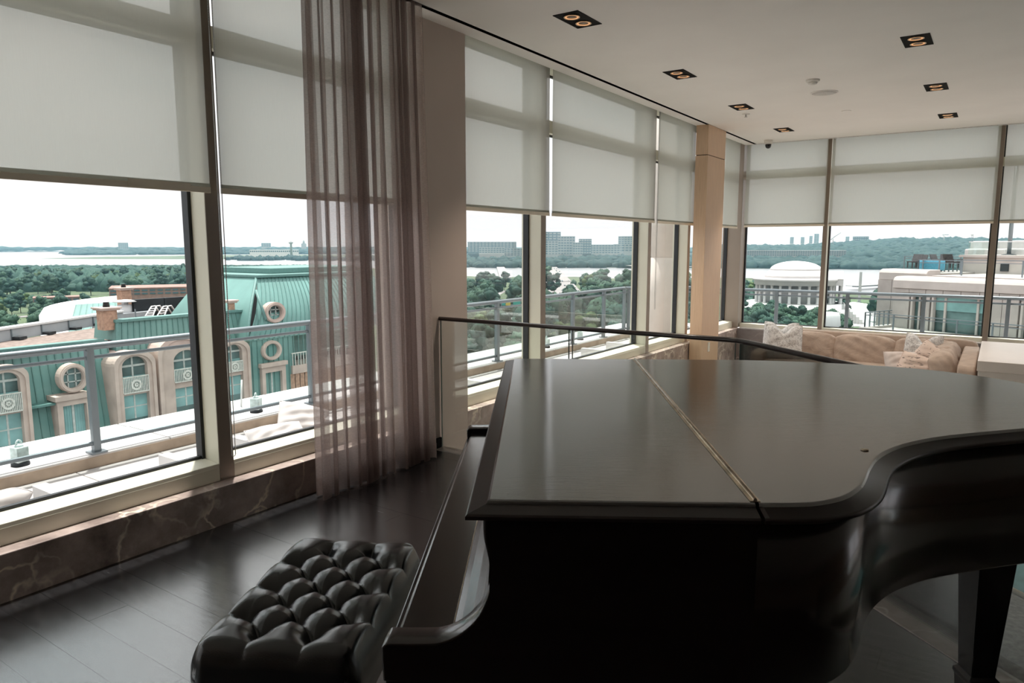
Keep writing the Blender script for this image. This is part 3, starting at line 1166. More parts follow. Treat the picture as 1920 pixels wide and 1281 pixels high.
# key arms: flat in front, sweeping up to the case in a concave curve
arm = catmull([(-0.134, 0.782), (-0.075, 0.783), (-0.042, 0.787), (-0.010, 0.804), (0.016, 0.832), (0.031, 0.865), (0.037, 0.895), (0.033, 0.930), (0.026, 0.965), (0.025, 1.004)], 4)
arm_poly = [(-0.140, 0.716), (-0.142, 0.775)] + arm + [(0.09, 1.004), (0.09, 0.716)]
for v0, v1 in ((0.030, 0.084), (1.408, 1.462)):
    g = G().extr(arm_poly, lambda p, q, a: (p, a, q), v0, v1, smooth=True)
    g.build('key_arm', 'piano_side', piano, world=False, bevel=0.003)
# fallboard: closed flat cover rising in the same curve
fb = [(-0.128, 0.752), (-0.128, 0.762), (-0.122, 0.766), (-0.034, 0.767), (-0.0335, 0.7705), (-0.020, 0.777), (0.0, 0.794), (0.018, 0.82), (0.028, 0.855), (0.031, 0.895), (0.028, 0.95), (0.028, 1.003), (0.06, 1.003), (0.06, 0.752)]
g = G().extr(fb, lambda p, q, a: (p, a, q), 0.0845, 1.4075, smooth=False)
g.build('fallboard', 'piano_side', piano, world=False, bevel=0.0025)
G().box(-0.0345, -0.0325, 0.086, 1.406, 0.767, 0.7715).build('fallboard_hinge', 'brass', piano, world=False)
g = G().box(-0.140, 0.05, 0.0845, 1.4075, 0.714, 0.7515)
g.build('key_slip', 'piano_black', piano, world=False, bevel=0.003)
g = G().box(-0.138, 0.5, 0.04, 1.45, 0.690, 0.7135)
g.build('keybed', 'piano_black', piano, world=False, bevel=0.003)


def piano_leg(u, v):
    g = G()
    prof = [(0.068, 0.7115), (0.068, 0.67), (0.058, 0.66), (0.034, 0.185), (0.044, 0.175), (0.044, 0.165), (0.040, 0.155), (0.036, 0.09)]
    n = len(prof)
    vs = []
    for r, z in prof:
        vs += [(u - r, v - r, z), (u + r, v - r, z), (u + r, v + r, z), (u - r, v + r, z)]
    fs = [(3, 2, 1, 0)][:0]
    for i in range(n - 1):
        for k in range(4):
            j = (k + 1) % 4
            fs.append((i * 4 + k, (i + 1) * 4 + k, (i + 1) * 4 + j, i * 4 + j))
    fs += [(0, 1, 2, 3), tuple((n - 1) * 4 + k for k in (3, 2, 1, 0))]
    g.add(vs, fs)
    leg = g.build('leg', 'piano_black', piano, world=False, bevel=0.002)
    c = G().lathe([(0.030, -0.012), (0.032, 0.0), (0.030, 0.012)], 18, (u, v, 0.0325), axis='y')
    c.box(u - 0.012, u + 0.012, v - 0.02, v + 0.02, 0.045, 0.092)
    c.build('caster', 'brass', leg, world=False)


piano_leg(0.14, 0.13)
piano_leg(0.14, 1.36)
piano_leg(1.40, 0.955)
# pedal lyre
g = G().box(0.16, 0.20, 0.64, 0.67, 0.13, 0.712).box(0.16, 0.20, 0.82, 0.85, 0.13, 0.712).box(0.12, 0.26, 0.60, 0.89, 0.07, 0.13)
g.build('pedal_lyre', 'piano_black', piano, world=False, bevel=0.004)
for k in range(3):
    G().box(0.02, 0.14, 0.665 + k * 0.07, 0.69 + k * 0.07, 0.078, 0.09).build('pedal', 'brass', piano, world=False, bevel=0.003)

# ================================================================== BENCH
uvx = lambda u, v: (PA[0] + u * math.cos(TH) - v * math.sin(TH), PA[1] + u * math.sin(TH) + v * math.cos(TH))
bx_, by_ = uvx(-0.472, 0.752)
bench = thing('piano_bench', 'black buttoned leather piano bench in front of the keyboard', 'bench', (bx_, by_, 0), TH - math.radians(4.0))
HU, HV, ZT = 0.204, 0.324, 0.500


def cushion_z(u, v):
    a, b = u / 0.132 + v / 0.15, u / 0.132 - v / 0.15
    ca = np.abs(np.sin(pi * a))
    cb = np.abs(np.sin(pi * b))
    # nearest button
    best = 1e9
    for (bu, bv) in BUTTONS:
        best = np.minimum(best, ((u - bu) ** 2 + (v - bv) ** 2))
    dip = np.exp(-best / (2 * 0.018 ** 2))
    inner = (np.minimum(ca, cb)) ** 0.55
    ce = np.abs(np.sin(pi * (u / 0.132 - 0.5))) ** 0.55        # creases running to the short ends
    cl = np.abs(np.sin(pi * (v / 0.15))) ** 0.55               # creases running to the long sides
    we = np.clip((np.abs(v) - 0.222) / 0.012, 0, 1)
    wl = np.clip((np.abs(u) - 0.130) / 0.012, 0, 1)
    fade_e = 1 - np.clip((np.abs(v) - 0.245) / 0.06, 0, 1)
    fade_l = 1 - np.clip((np.abs(u) - 0.142) / 0.055, 0, 1)
    ze = 1 - (1 - ce) * (0.35 + 0.65 * fade_e)
    zl = 1 - (1 - cl) * (0.35 + 0.65 * fade_l)
    c = inner * (1 - we) * (1 - wl) + ze * we * (1 - wl) + zl * wl * (1 - we) + np.maximum(ze, zl) * we * wl
    h = 0.023 * c - 0.020 * dip
    return h


BUTTONS = []
for k in range(7):
    v = -0.225 + 0.075 * k
    for u in ((-0.066, 0.066) if k % 2 == 0 else (-0.132, 0, 0.132)):
        BUTTONS.append((u, v))
nu, nv = 150, 220
U, V = np.meshgrid(np.linspace(-1, 1, nu), np.linspace(-1, 1, nv))
# superellipse-rounded plan
RU, RV = HU, HV
px, py = U * RU, V * RV
rc = 0.045
qx, qy = np.abs(px) - (RU - rc), np.abs(py) - (RV - rc)
edge = np.minimum(RU - np.abs(px), RV - np.abs(py))
corner = (qx > 0) & (qy > 0)
dcor = np.sqrt(np.maximum(qx, 0) ** 2 + np.maximum(qy, 0) ** 2)
edge = np.where(corner, rc - dcor, edge)
sc_ = np.where(corner & (dcor > rc), rc / np.maximum(dcor, 1e-6), 1.0)
px2 = np.where(corner & (dcor > rc), np.sign(px) * ((RU - rc) + qx * sc_), px)
py2 = np.where(corner & (dcor > rc), np.sign(py) * ((RV - rc) + qy * sc_), py)
edge = np.maximum(edge, 0)
e2 = np.clip(edge / 0.05, 0, 1)
prof = np.sqrt(np.maximum(0, 1 - (1 - e2) ** 2))
z = ZT - 0.052 + 0.052 * prof + cushion_z(px, py) * np.clip(edge / 0.02, 0, 1)
top = np.stack([px2, py2, z], -1).reshape(-1, 3)
g = G()
g.grid(top.tolist(), nu, nv)
# side skirt down to the piping
ring = [i for i in range(nu)] + [j * nu + nu - 1 for j in range(1, nv)] + [(nv - 1) * nu + i for i in range(nu - 2, -1, -1)] + [j * nu for j in range(nv - 2, 0, -1)]
b0 = len(g.v)
m = len(ring)
for zz, k in ((ZT - 0.075, 1.006), (ZT - 0.098, 0.992)):
    for i in ring:
        p = top[i]
        g.v.append((p[0] * k, p[1] * k, zz))
for i in range(m):
    j = (i + 1) % m
    g.f.append((ring[i], b0 + i, b0 + j, ring[j]))
    g.s.append(True)
    g.f.append((b0 + i, b0 + m + i, b0 + m + j, b0 + j))
    g.s.append(True)
cu = g.build('cushion', 'leather', bench, world=False)
for (bu, bv) in BUTTONS:
    zz = ZT + float(cushion_z(np.array(bu), np.array(bv))) + 0.001
    G().lathe([(0.0075, -0.002), (0.0085, 0.001), (0.0065, 0.0045), (0.002, 0.006)], 12, (bu, bv, zz)).build('button', 'leather', cu, world=False)
G().box(-HU + 0.012, HU - 0.012, -HV + 0.012, HV - 0.012, ZT - 0.165, ZT - 0.09).build('apron', 'piano_black', bench, world=False, bevel=0.004)
for su in (-1, 1):
    for sv in (-1, 1):
        cx_, cy_ = su * (HU - 0.04), sv * (HV - 0.04)
        G().hexa([(cx_ - .016, cy_ - .016, 0), (cx_ + .016, cy_ - .016, 0), (cx_ + .016, cy_ + .016, 0), (cx_ - .016, cy_ + .016, 0)],
                 [(cx_ - .026, cy_ - .026, ZT - .16), (cx_ + .026, cy_ - .026, ZT - .16), (cx_ + .026, cy_ + .026, ZT - .16), (cx_ - .026, cy_ + .026, ZT - .16)]).build('leg', 'piano_black', bench, world=False, bevel=0.003)
for sv in (-1, 1):
    c = (0.0, sv * (HV - 0.012), ZT - 0.128)
    G().lathe([(0.012, 0), (0.012, sv * 0.016), (0.028, sv * 0.018), (0.031, sv * 0.03), (0.028, sv * 0.04), (0.012, sv * 0.043)], 24, c, axis='y').build('height_knob', 'piano_black', bench, world=False)

# ================================================================== LOUNGE: sofa, cushions, console
def softbox(g, c, s, round_=0.35, n=26, puff=0.0, seed=0, wr=0.0, rot=None):
    """rounded upholstered block: c centre, s half sizes"""
    rr = np.random.default_rng(seed)
    A = np.linspace(-1, 1, n)
    pts, fs = [], []
    ex = 2.0 / max(round_, 0.05)
    f6 = [rr.uniform(3, 9, 3) for _ in range(5)]
    p6 = rr.uniform(0, 6.28, 5)
    for ax in range(3):
        for sg in (-1, 1):
            b = len(pts)
            for a in A:
                for q in A:
                    p = np.zeros(3)
                    p[ax] = sg
                    p[(ax + 1) % 3] = a
                    p[(ax + 2) % 3] = q if sg > 0 else -q
                    L = (np.abs(p) ** ex).sum() ** (1 / ex)
                    d = p / L
                    d = d * (1 + puff * np.prod([1 - 0.9 * d[k] ** 2 for k in range(3) if k != ax]))
                    w = sum(math.sin(f6[k] @ d + p6[k]) for k in range(5)) / 5
                    P = d * np.array(s) * (1 + wr * w)
                    if rot is not None:
                        P = np.array(rot @ Vector(P))
                    pts.append(tuple(P + np.array(c)))
            for i in range(n - 1):
                for j in range(n - 1):
                    fs.append((b + i * n + j, b + (i + 1) * n + j, b + (i + 1) * n + j + 1, b + i * n + j + 1))
    g.add(pts, fs, True)
    return g


sofa = thing('sectional_sofa', 'beige L-shaped sectional sofa under the end windows', 'sofa', (-1.4, 10.2, ZL))
G().box(-2.60, -0.14, 9.62, 10.68, ZL + 0.06, -0.24).box(-1.05, -0.14, 8.75, 9.62, ZL + 0.06, -0.24).build('base', 'sofa_fabric', sofa, bevel=0.02)
softbox(G(), (-1.37, 10.60, -0.055), (1.22, 0.085, 0.315), 0.16).build('back_frame', 'sofa_fabric', sofa)
softbox(G(), (-0.215, 9.70, -0.09), (0.085, 0.97, 0.275), 0.16).build('side_frame', 'sofa_fabric', sofa)
softbox(G(), (-2.62, 10.16, -0.17), (0.085, 0.53, 0.20), 0.2).build('arm', 'sofa_fabric', sofa)
softbox(G(), (-1.79, 10.0, -0.165), (0.74, 0.42, 0.085), 0.22, puff=0.1).build('seat_cushion', 'sofa_fabric', sofa)
softbox(G(), (-0.67, 9.62, -0.165), (0.37, 0.85, 0.085), 0.22, puff=0.1).build('seat_cushion', 'sofa_fabric', sofa)
tilt = Matrix.Rotation(math.radians(-14), 3, 'X')
for k, (cx, hw) in enumerate(((-2.12, 0.338), (-1.405, 0.336), (-0.70, 0.326))):
    softbox(G(), (cx, 10.36, 0.03), (hw, 0.15, 0.195), 0.26, 40, puff=0.16, seed=k + 3, wr=0.045, rot=tilt).build('back_cushion', 'sofa_cushion', sofa)
tilty = Matrix.Rotation(math.radians(-18), 3, 'Y')
for k, (cy, hw) in enumerate(((9.98, 0.36), (9.26, 0.36))):
    softbox(G(), (-0.42, cy, 0.045), (0.12, hw, 0.20), 0.26, 40, puff=0.12, seed=k + 13, wr=0.05, rot=tilty).build('back_cushion', 'sofa_cushion', sofa)


def pat_cloth(name, base, mark, scale, thr, stretch):
    m, n, b = _mat(name)
    L = n.links
    tcn = N(n, 'ShaderNodeTexCoord')
    mpn = N(n, 'ShaderNodeMapping')
    mpn.inputs['Scale'].default_value = stretch
    L.new(tcn.outputs['Object'], mpn.inputs['Vector'])
    nz = N(n, 'ShaderNodeTexNoise', Scale=scale, Detail=4.0, Distortion=1.2)
    L.new(mpn.outputs['Vector'], nz.inputs['Vector'])
    r = N(n, 'ShaderNodeValToRGB')
    r.color_ramp.elements[0].position = thr
    r.color_ramp.elements[1].position = thr + 0.05
    r.color_ramp.elements[0].color = (*base, 1)
    r.color_ramp.elements[1].color = (*mark, 1)
    L.new(nz.outputs['Fac'], r.inputs['Fac'])
    L.new(r.outputs['Color'], b.inputs['Base Color'])
    b.inputs['Roughness'].default_value = 0.9
    return m


pat_cloth('pillow_grey', (0.74, 0.73, 0.72), (0.50, 0.485, 0.48), 34, 0.5, (1, 1, 1))
pat_cloth('pillow_dash', (0.70, 0.57, 0.50), (0.07, 0.05, 0.045), 13, 0.60, (1, 1, 4.5))
plain('pillow_plain', (0.62, 0.55, 0.52), 0.9, var=0.05, scale=10)


def pillow(name, mat, c, w, h, t, rz, lean, label, notch=0.0, roll=0.0, group=None):
    """square scatter cushion with pinched pointed corners; stands on its lower edge"""
    o = thing(name, label, 'pillow', c, rz, group)
    R = Matrix.Rotation(lean, 3, 'X') @ Matrix.Rotation(roll, 3, 'Y')
    n = 30
    A = np.linspace(-1, 1, n)
    g = G()
    for sg in (-1, 1):
        pts = []
        for a in A:
            for q in A:
                th = t * ((1 - a ** 4) * (1 - q ** 4)) ** 0.6
                pin = 1 - 0.10 * (1 - q ** 2) * abs(a) ** 3
                pin2 = 1 - 0.10 * (1 - a ** 2) * abs(q) ** 3
                x = q * w * pin
                z = a * h * pin2
                if a > 0:
                    z -= notch * a ** 2 * math.exp(-(q / 0.38) ** 2)
                    th *= 1 - 0.35 * (notch > 0) * math.exp(-(q / 0.3) ** 2) * a
                wv = 0.008 * math.sin(7 * q + 3 * a) * (1 - abs(a)) + 0.005 * math.sin(11 * a - 5 * q)
                p = R @ Vector((x, sg * th + wv * (1 - a ** 4) * (1 - q ** 4), z))
                pts.append((p.x, p.y, p.z + h * 0.95))
        base = len(g.v)
        g.add(pts, [])
        for i in range(n - 1):
            for j in range(n - 1):
                f = (base + i * n + j, base + i * n + j + 1, base + (i + 1) * n + j + 1, base + (i + 1) * n + j)
                g.f.append(f if sg < 0 else f[::-1])
                g.s.append(True)
    g.build('cover', mat, o, world=False)
    e = G()
    rim = [(q, -1) for q in A] + [(1, a) for a in A[1:]] + [(q, 1) for q in A[::-1][1:]] + [(-1, a) for a in A[::-1][1:]]
    rp = []
    for q, a in rim:
        z = a * h * (1 - 0.10 * (1 - a ** 2) * abs(q) ** 3 if False else 1 - 0.10 * (1 - a ** 2) * abs(q) ** 3)
        pin = 1 - 0.10 * (1 - q ** 2) * abs(a) ** 3
        pin2 = 1 - 0.10 * (1 - a ** 2) * abs(q) ** 3
        x, z = q * w * pin, a * h * pin2
        if a > 0:
            z -= notch * a ** 2 * math.exp(-(q / 0.38) ** 2)
        p = R @ Vector((x, 0, z))
        rp.append((p.x, p.y, p.z + h * 0.95))
    e.tube(rp, 0.004, 6).build('seam', mat, o, world=False)
    return o


SEAT = -0.085
pillow('throw_pillow', 'pillow_grey', (-2.34, 9.93, SEAT), 0.23, 0.235, 0.09, 0.25, -0.20, 'white and grey patterned pillow standing in front at the left end of the sofa', 0.12)
pillow('throw_pillow', 'pillow_grey', (-2.44, 10.16, SEAT), 0.23, 0.24, 0.08, -0.05, -0.15, 'grey patterned pillow tucked behind another at the left end of the sofa', 0.10)
pillow('throw_pillow', 'pillow_grey', (-0.72, 10.08, SEAT), 0.22, 0.22, 0.09, -0.35, -0.2, 'white and grey pillow with pointed corners in the sofa corner', 0.12)
pillow('throw_pillow', 'pillow_plain', (-0.86, 9.35, SEAT), 0.19, 0.15, 0.10, 0.45, -0.5, 'plain pale pillow lying low at the near side of the sofa corner')
pillow('throw_pillow', 'pillow_dash', (-0.60, 9.42, SEAT), 0.21, 0.19, 0.09, -0.5, -0.3, 'pinkish pillow with dark dashes near the sofa corner', 0.0, 0.5)
pillow('throw_pillow', 'pillow_dash', (-0.68, 9.12, SEAT), 0.20, 0.15, 0.09, 0.15, -0.45, 'pillow with bold dark dashes, in front of the other dashed pillow', 0.0, 0.3)

t = thing('console_block', 'plain white block console right of the sofa', 'console', (0.5, 9.2, ZL))
G().box(-0.115, 1.1, 8.32, 10.12, 0.20, 0.302).build('top', 'console_white', t, bevel=0.004)
G().box(-0.105, 1.09, 8.33, 10.11, ZL, 0.2).build('body', 'console_white', t, bevel=0.003)

# grey upholstered seat against the lower side of the platform edge, and the teal rug beyond it
nn = Vector((-DIAG.y, DIAG.x, 0))          # away from the platform
P1 = EDGE0 + DIAG * 0.62 + nn * 0.06
t = thing('low_grey_sofa', 'low grey woven sofa backing onto the platform edge, seen under the piano', 'sofa', (P1.x, P1.y, ZL))
g = G()
prof = [(0.0, ZL + 0.05), (0.0, -0.06), (0.02, -0.025), (0.10, -0.008), (0.30, 0.0), (0.52, -0.02), (0.66, -0.08), (0.72, -0.18), (0.72, ZL + 0.05)]
g.extr(prof, lambda p, q, a: tuple(P1 + nn * p + DIAG * a + Vector((0, 0, q))), 0.0, 2.6, smooth=True)
g.build('upholstery', 'grey_fabric', t)
q = P1 + nn * 0.655
G().tube([tuple(q + DIAG * a + Vector((0, 0, -0.066))) for a in np.linspace(0.0, 2.6, 12)], 0.012, 8).build('piping', 'cream_piping', t)
for a in (0.1, 2.5):
    for b in (0.08, 0.64):
        p = P1 + DIAG * a + nn * b
        G().lathe([(0.02, ZL), (0.025, ZL + 0.055)], 12, (p.x, p.y, 0)).build('foot', 'dark_metal', t)
t = thing('teal_rug', 'teal rug on the sunken lounge floor beyond the grey sofa', 'rug', (0.4, 5.4, ZL))
G().box(-0.9, 2.2, 4.3, 7.4, ZL, ZL + 0.012).build('pile', 'teal_rug', t, bevel=0.004)

# ================================================================== TERRACE
ZT_ = -0.21          # pavers
ZK = -0.113          # top of the parapet coping
RX = -5.5            # railing line along the side
RYB = 12.5           # railing line along the end
g = G().box(-6.30, -3.50, -9.0, 14.0, -3.2, ZT_ - 0.03).box(-3.50, 8.0, 11.06, 13.3, -3.2, ZT_ - 0.03)
terrace = struct(g, 'floor_terrace', 'kerb_stone', label='roof terrace slab outside the windows')
PS = 0.62
for i in range(3):
    for j in range(24):
        y0 = -2.0 + 0.626 * j - 0.03
        x0 = -5.44 + 0.645 * i
        G().box(x0, x0 + 0.64, y0, y0 + 0.62, ZT_ - 0.03, ZT_).build('paver', 'paver_stone', terrace, bevel=0.003, seg=1)
for i in range(14):
    x0 = -3.50 + 0.645 * i
    for j in range(2):
        y0 = 11.08 + 0.645 * j
        G().box(x0, x0 + 0.64, y0, y0 + 0.64, ZT_ - 0.03, ZT_).build('paver', 'paver_stone', terrace, bevel=0.003, seg=1)
par = thing('parapet', 'pale sunlit stone parapet coping carrying the terrace railing', 'parapet', (-5.8, 4, ZT_))
y = -3.0
k = 0
while y < 13.0:
    y1 = min(y + 1.52, 13.1)
    G().box(-6.10, -5.45, y + 0.006, y1 - 0.006, ZT_ - 0.35, ZK).build('coping', 'coping_stone', par, bevel=0.006)
    G().box(-6.28, -6.112, y + 0.006, y1 - 0.006, ZT_ - 0.35, ZK - 0.006).build('drip_edge', 'coping_stone', par, bevel=0.006)
    y = y1
G().box(-5.452, -5.445, -3.0, 13.0, ZT_, ZK - 0.016).build('kerb_face', 'kerb_stone', par)
x = -5.44
while x < 7.5:
    G().box(x + 0.006, x + 1.5, RYB - 0.07, RYB + 0.6, ZT_ - 0.35, ZK + 0.08).build('coping', 'coping_stone', par, bevel=0.006)
    x += 1.506


def rail(name, label, pts, posts, zt, zb):
    """metal terrace railing along a polyline; posts given as points"""
    t = thing(name, label, 'railing', (pts[0][0], pts[0][1], zb))
    P = [Vector((p[0], p[1], 0)) for p in pts]
    up = lambda z: [tuple(p + Vector((0, 0, z))) for p in P]
    G().tube(up(zt - 0.024), 0.026, 12).build('top_rail', 'rail_metal', t)
    G().tube(up(zt - 0.105), 0.014, 8).build('middle_rail', 'rail_metal', t)
    G().tube(up(zb + 0.075), 0.017, 8).build('bottom_rail', 'rail_metal', t)
    for p in posts:
        g = G().box(p[0] - 0.026, p[0] + 0.026, p[1] - 0.026, p[1] + 0.026, zb, zt - 0.03)
        q = g.build('post', 'rail_metal', t, bevel=0.004)
        G().box(p[0] - 0.055, p[0] + 0.055, p[1] - 0.055, p[1] + 0.055, zb, zb + 0.014).build('base_plate', 'rail_metal', q)
    for a, b in zip(posts[:-1], posts[1:]):
        a, b = Vector((a[0], a[1], 0)), Vector((b[0], b[1], 0))
        d = (b - a).normalized()
        nn = Vector((-d.y, d.x, 0)) * 0.005
        a, b = a + d * 0.035, b - d * 0.035
        lo, hi = Vector((0, 0, zb + 0.09)), Vector((0, 0, zt - 0.12))
        G().hexa([a - nn + lo, b - nn + lo, b + nn + lo, a + nn + lo], [a - nn + hi, b - nn + hi, b + nn + hi, a + nn + hi]).build('glass_panel', 'rail_glass', t)
    return t


side_posts = [(RX, y) for y in (-1.55, 0.49, 2.53, 4.57, 6.61, 7.71, 9.76, 10.82)]
rail('terrace_railing', 'blue-grey metal and glass railing along the left terrace', [(RX, -3.0), (RX, 11.62)], side_posts + [(RX, 11.62)], 0.712, ZK)
rail('terrace_railing', 'short chamfered corner piece of the terrace railing', [(RX, 11.66), (-4.6, RYB - 0.02)], [(-5.46, 11.72), (-4.65, RYB - 0.06)], 0.710, ZK)
rail('terrace_railing', 'blue-grey metal and glass railing in front of the end windows', [(-4.58, RYB), (7.0, RYB)], [(x, RYB) for x in (-4.15, -3.09, -1.99, -0.92, 0.14, 1.2, 2.26, 3.3, 4.4, 5.5)], 0.704, ZK + 0.08)

t = thing('round_column', 'round cream column on the terrace outside the windows', 'column', (-4.62, 11.25, ZT_))
rp = G().lathe([(0.215, ZT_), (0.215, 1.235), (0.208, 1.240)], 36, (-4.62, 11.25, 0))
rp.build('shaft', 'round_column_paint', t)
G().lathe([(0.208, 1.240), (0.208, 1.248), (0.215, 1.253), (0.215, 4.5)], 36, (-4.62, 11.25, 0)).build('upper_shaft', 'round_column_paint', t)


def lantern(x, y, z, label, group='glass lanterns on the parapet'):
    t = thing('glass_lantern', label, 'lantern', (x, y, z), 0.2, group)
    G().lathe([(0.058, 0), (0.058, 0.018), (0.05, 0.026)], 20).build('base', 'roof_black', t, world=False)
    G().box(-0.042, 0.042, -0.042, 0.042, 0.026, 0.135).build('body', 'lantern_glass', t, world=False, bevel=0.006)
    G().tube([(0.0, 0.02 * math.cos(a), 0.142 + 0.04 * math.sin(a)) for a in np.linspace(0, pi, 9)], 0.006, 6).build('handle', 'lantern_glass', t, world=False)
    G().lathe([(0.03, 0.135), (0.022, 0.15), (0.012, 0.154)], 14).build('cap', 'lantern_glass', t, world=False)
    return t


lan = lantern(-5.62, 2.07, ZK, 'clear glass lantern on the parapet at the far left, near the window corner')
dup(lan, (-5.64, 4.03, ZK), 0.5, 'glass lantern on the parapet right of the first railing post, by the window jamb')
dup(lan, (-5.64, 9.20, ZK), 0.1, 'glass lantern on the parapet just behind the far railing post left of its lower rail')
dup(lan, (-5.66, 10.3, ZK), 0.3, 'glass lantern on the parapet farthest along, near the round column')
p = at_x(452, 758, -5.95)
o = G().tube([(-5.95, p.y, ZK), (-5.95, p.y + 0.02, ZK + 0.26)], 0.008, 8).build('white_rod', 'white_furniture')
tag(o, 'thin white rod standing on the parapet right of the bead chain', 'rod')


def lounge_chair(y, label, cushion=None):
    t = thing('outdoor_chair', label, 'outdoor chair', (-4.0, y, ZT_), 0, 'low white outdoor chairs along the windows')
    for s in (-1, 1):
        yy = s * 0.36
        g = G().box(-0.34, 0.36, yy - 0.035, yy + 0.035, 0.25, 0.315).box(-0.34, -0.27, yy - 0.035, yy + 0.035, 0, 0.25).box(0.29, 0.36, yy - 0.035, yy + 0.035, 0, 0.25)
        g.box(-0.27, 0.29, yy - 0.02, yy + 0.02, 0.02, 0.25)
        g.build('arm', 'white_furniture', t, world=False)
    G().box(-0.26, 0.34, -0.325, 0.325, 0.08, 0.13).build('seat_frame', 'white_furniture', t, world=False, bevel=0.01)
    softbox(G(), (0.06, 0, 0.165), (0.31, 0.32, 0.045), 0.25).build('seat_cushion', 'white_cushion', t, world=False)
    G().box(0.31, 0.37, -0.325, 0.325, 0.1, 0.44).build('backrest', 'white_furniture', t, world=False, bevel=0.01)
    return t


ch = lounge_chair(2.04, 'low white outdoor chair outside the large left window')
dup(ch, (-4.0, 3.28, ZT_), 0, 'low white outdoor chair outside the window by the curtain, with pale cushions')
dup(ch, (-4.0, 5.9, ZT_), 0, 'low white outdoor chair outside the first window right of the pier')
dup(ch, (-4.1, 8.5, ZT_), 0, 'low white outdoor chair outside the window left of the wooden column')
dup(ch, (-4.0, 0.7, ZT_), 0, 'low white outdoor chair at the near left end of the terrace')
pillow('outdoor_pillow', 'white_cushion', (-4.46, 1.44, ZT_ + 0.02), 0.17, 0.18, 0.07, 1.2, -0.35, 'white outdoor pillow with a pointed corner at the far left of the terrace', 0.05, 0.5)
pillow('outdoor_pillow', 'white_cushion', (-4.05, 3.06, ZT_ + 0.19), 0.20, 0.12, 0.07, 1.35, -0.9, 'white outdoor pillow lying on the chair seat near the bead chain')
pillow('outdoor_pillow', 'white_cushion', (-4.32, 3.5, ZT_ + 0.19), 0.19, 0.13, 0.07, 1.35, -0.7, 'white outdoor pillow with one corner raised beside the curtain edge', 0.0, 0.4)

# ================================================================== GREEN-ROOFED NEIGHBOUR
GZ = -42.0
BXF = -35.0
nb = thing('green_roof_building', 'stone building with green standing-seam mansard roofs and arched dormers', 'building', (BXF - 8, 18, GZ))


def fp(px, py, X=BXF):
    p = at_x(px, py, X)
    return p.y, p.z


zr1 = fp(0, 664)[1]          # top of the left mansard, about -3.2
yl = fp(196, 640)[0]         # left end of the pavilion
yr = fp(478, 600)[0]
# walls below the mansard
G().box(BXF - 22, BXF + 0.15, -30, 42, GZ, -8.9).build('lower_wall', 'limestone_wall', nb)
LEAN = 0.16


def seam_face(X0, z0, X1, z1, ya0, yb0, ya1, yb1, step, gs, gf, curve=None):
    """sloping metal roof face from (X0,z0) up to (X1,z1), y range may taper; raised seams"""
    nseg = 8 if curve else 1
    rows = []
    for i in range(nseg + 1):
        q = i / nseg
        bulge = curve * math.sin(pi * q) if curve else 0
        X = X0 + (X1 - X0) * q + bulge
        z = z0 + (z1 - z0) * q
        rows.append((X, z, ya0 + (ya1 - ya0) * q, yb0 + (yb1 - yb0) * q))
    pts = []
    for (X, z, a, b) in rows:
        pts += [(X, a, z), (X, b, z)]
    gf.grid(pts, 2, len(rows), smooth=bool(curve))
    m = max(2, int((yb0 - ya0) / step))
    for k in range(m + 1):
        u = k / m
        for (r0, r1) in zip(rows[:-1], rows[1:]):
            ya, yb = r0[2] + (r0[3] - r0[2]) * u, r1[2] + (r1[3] - r1[2]) * u
            w, h = 0.022, 0.05
            gs.hexa([(r0[0], ya - w, r0[1]), (r0[0] + h, ya - w, r0[1]), (r0[0] + h, ya + w, r0[1]), (r0[0], ya + w, r0[1])],
                    [(r1[0], yb - w, r1[1]), (r1[0] + h, yb - w, r1[1]), (r1[0] + h, yb + w, r1[1]), (r1[0], yb + w, r1[1])])


def roof_part(name, faces, cap=None):
    gf, gs = G(), G()
    for f in faces:
        seam_face(*f[:8], f[8] if len(f) > 8 else 0.34, gs, gf, f[9] if len(f) > 9 else None)
    if cap:
        cap(gf)
    r = gf.build(name, 'copper_roof', nb)
    s = gs.build('seams', 'copper_seam', r)
    s['kind'] = 'stuff'
    return r


# left wing mansard
roof_part('mansard_roof', [(BXF + 0.1, -9.0, BXF - 0.85, zr1, -30, yl + 0.5, -30, yl + 0.5)])
G().box(BXF - 1.25, BXF - 0.80, -30, yl + 0.4, zr1 - 0.05, zr1 + 0.10).build('roof_edge', 'copper_seam', nb, bevel=0.03)
# flat roof and its parapet
zf = zr1 - 0.02
pa, pb = at_z(0, 641, zf), at_z(172, 612, zf)
xp = (pa.x + pb.x) / 2
hpar = at_x(0, 616, pa.x).z - zf
dirp = (pb - pa).normalized()
G().prism([(BXF - 1.2, -30), (BXF - 1.2, yl + 1.5), (pb.x - 0.2, pb.y + 2.0), (pa.x - 0.2, pa.y), ((pa - dirp * 14).x - 0.2, (pa - dirp * 14).y)], zf - 1.0, zf - 0.03).build('flat_roof', 'roof_gravel', nb)
g = G().slab(pa - dirp * 14, dirp, 14 + (pb - pa).length + 3.0, 0.35, zf - 0.02, zf + hpar - 0.10)
pp = g.build('roof_parapet', 'roof_grey', nb)
G().slab(pa - dirp * 14, dirp, 14 + (pb - pa).length + 3.0, 0.55, zf + hpar - 0.10, zf + hpar, off=-0.08).build('coping', 'tent_white', pp)
for k in range(7):
    q = pa + dirp * (0.7 + k * 2.05 - 2.05)
    G().slab(q - Vector((-dirp.y, dirp.x, 0)) * 0.06, dirp, 0.06, 0.06, zf, zf + hpar - 0.02).build('brace', 'rail_metal', pp)
    G().slab(q - Vector((-dirp.y, dirp.x, 0)) * 0.45, dirp, 0.5, 0.42, zf, zf + 0.14).build('brace_foot', 'roof_black', pp)
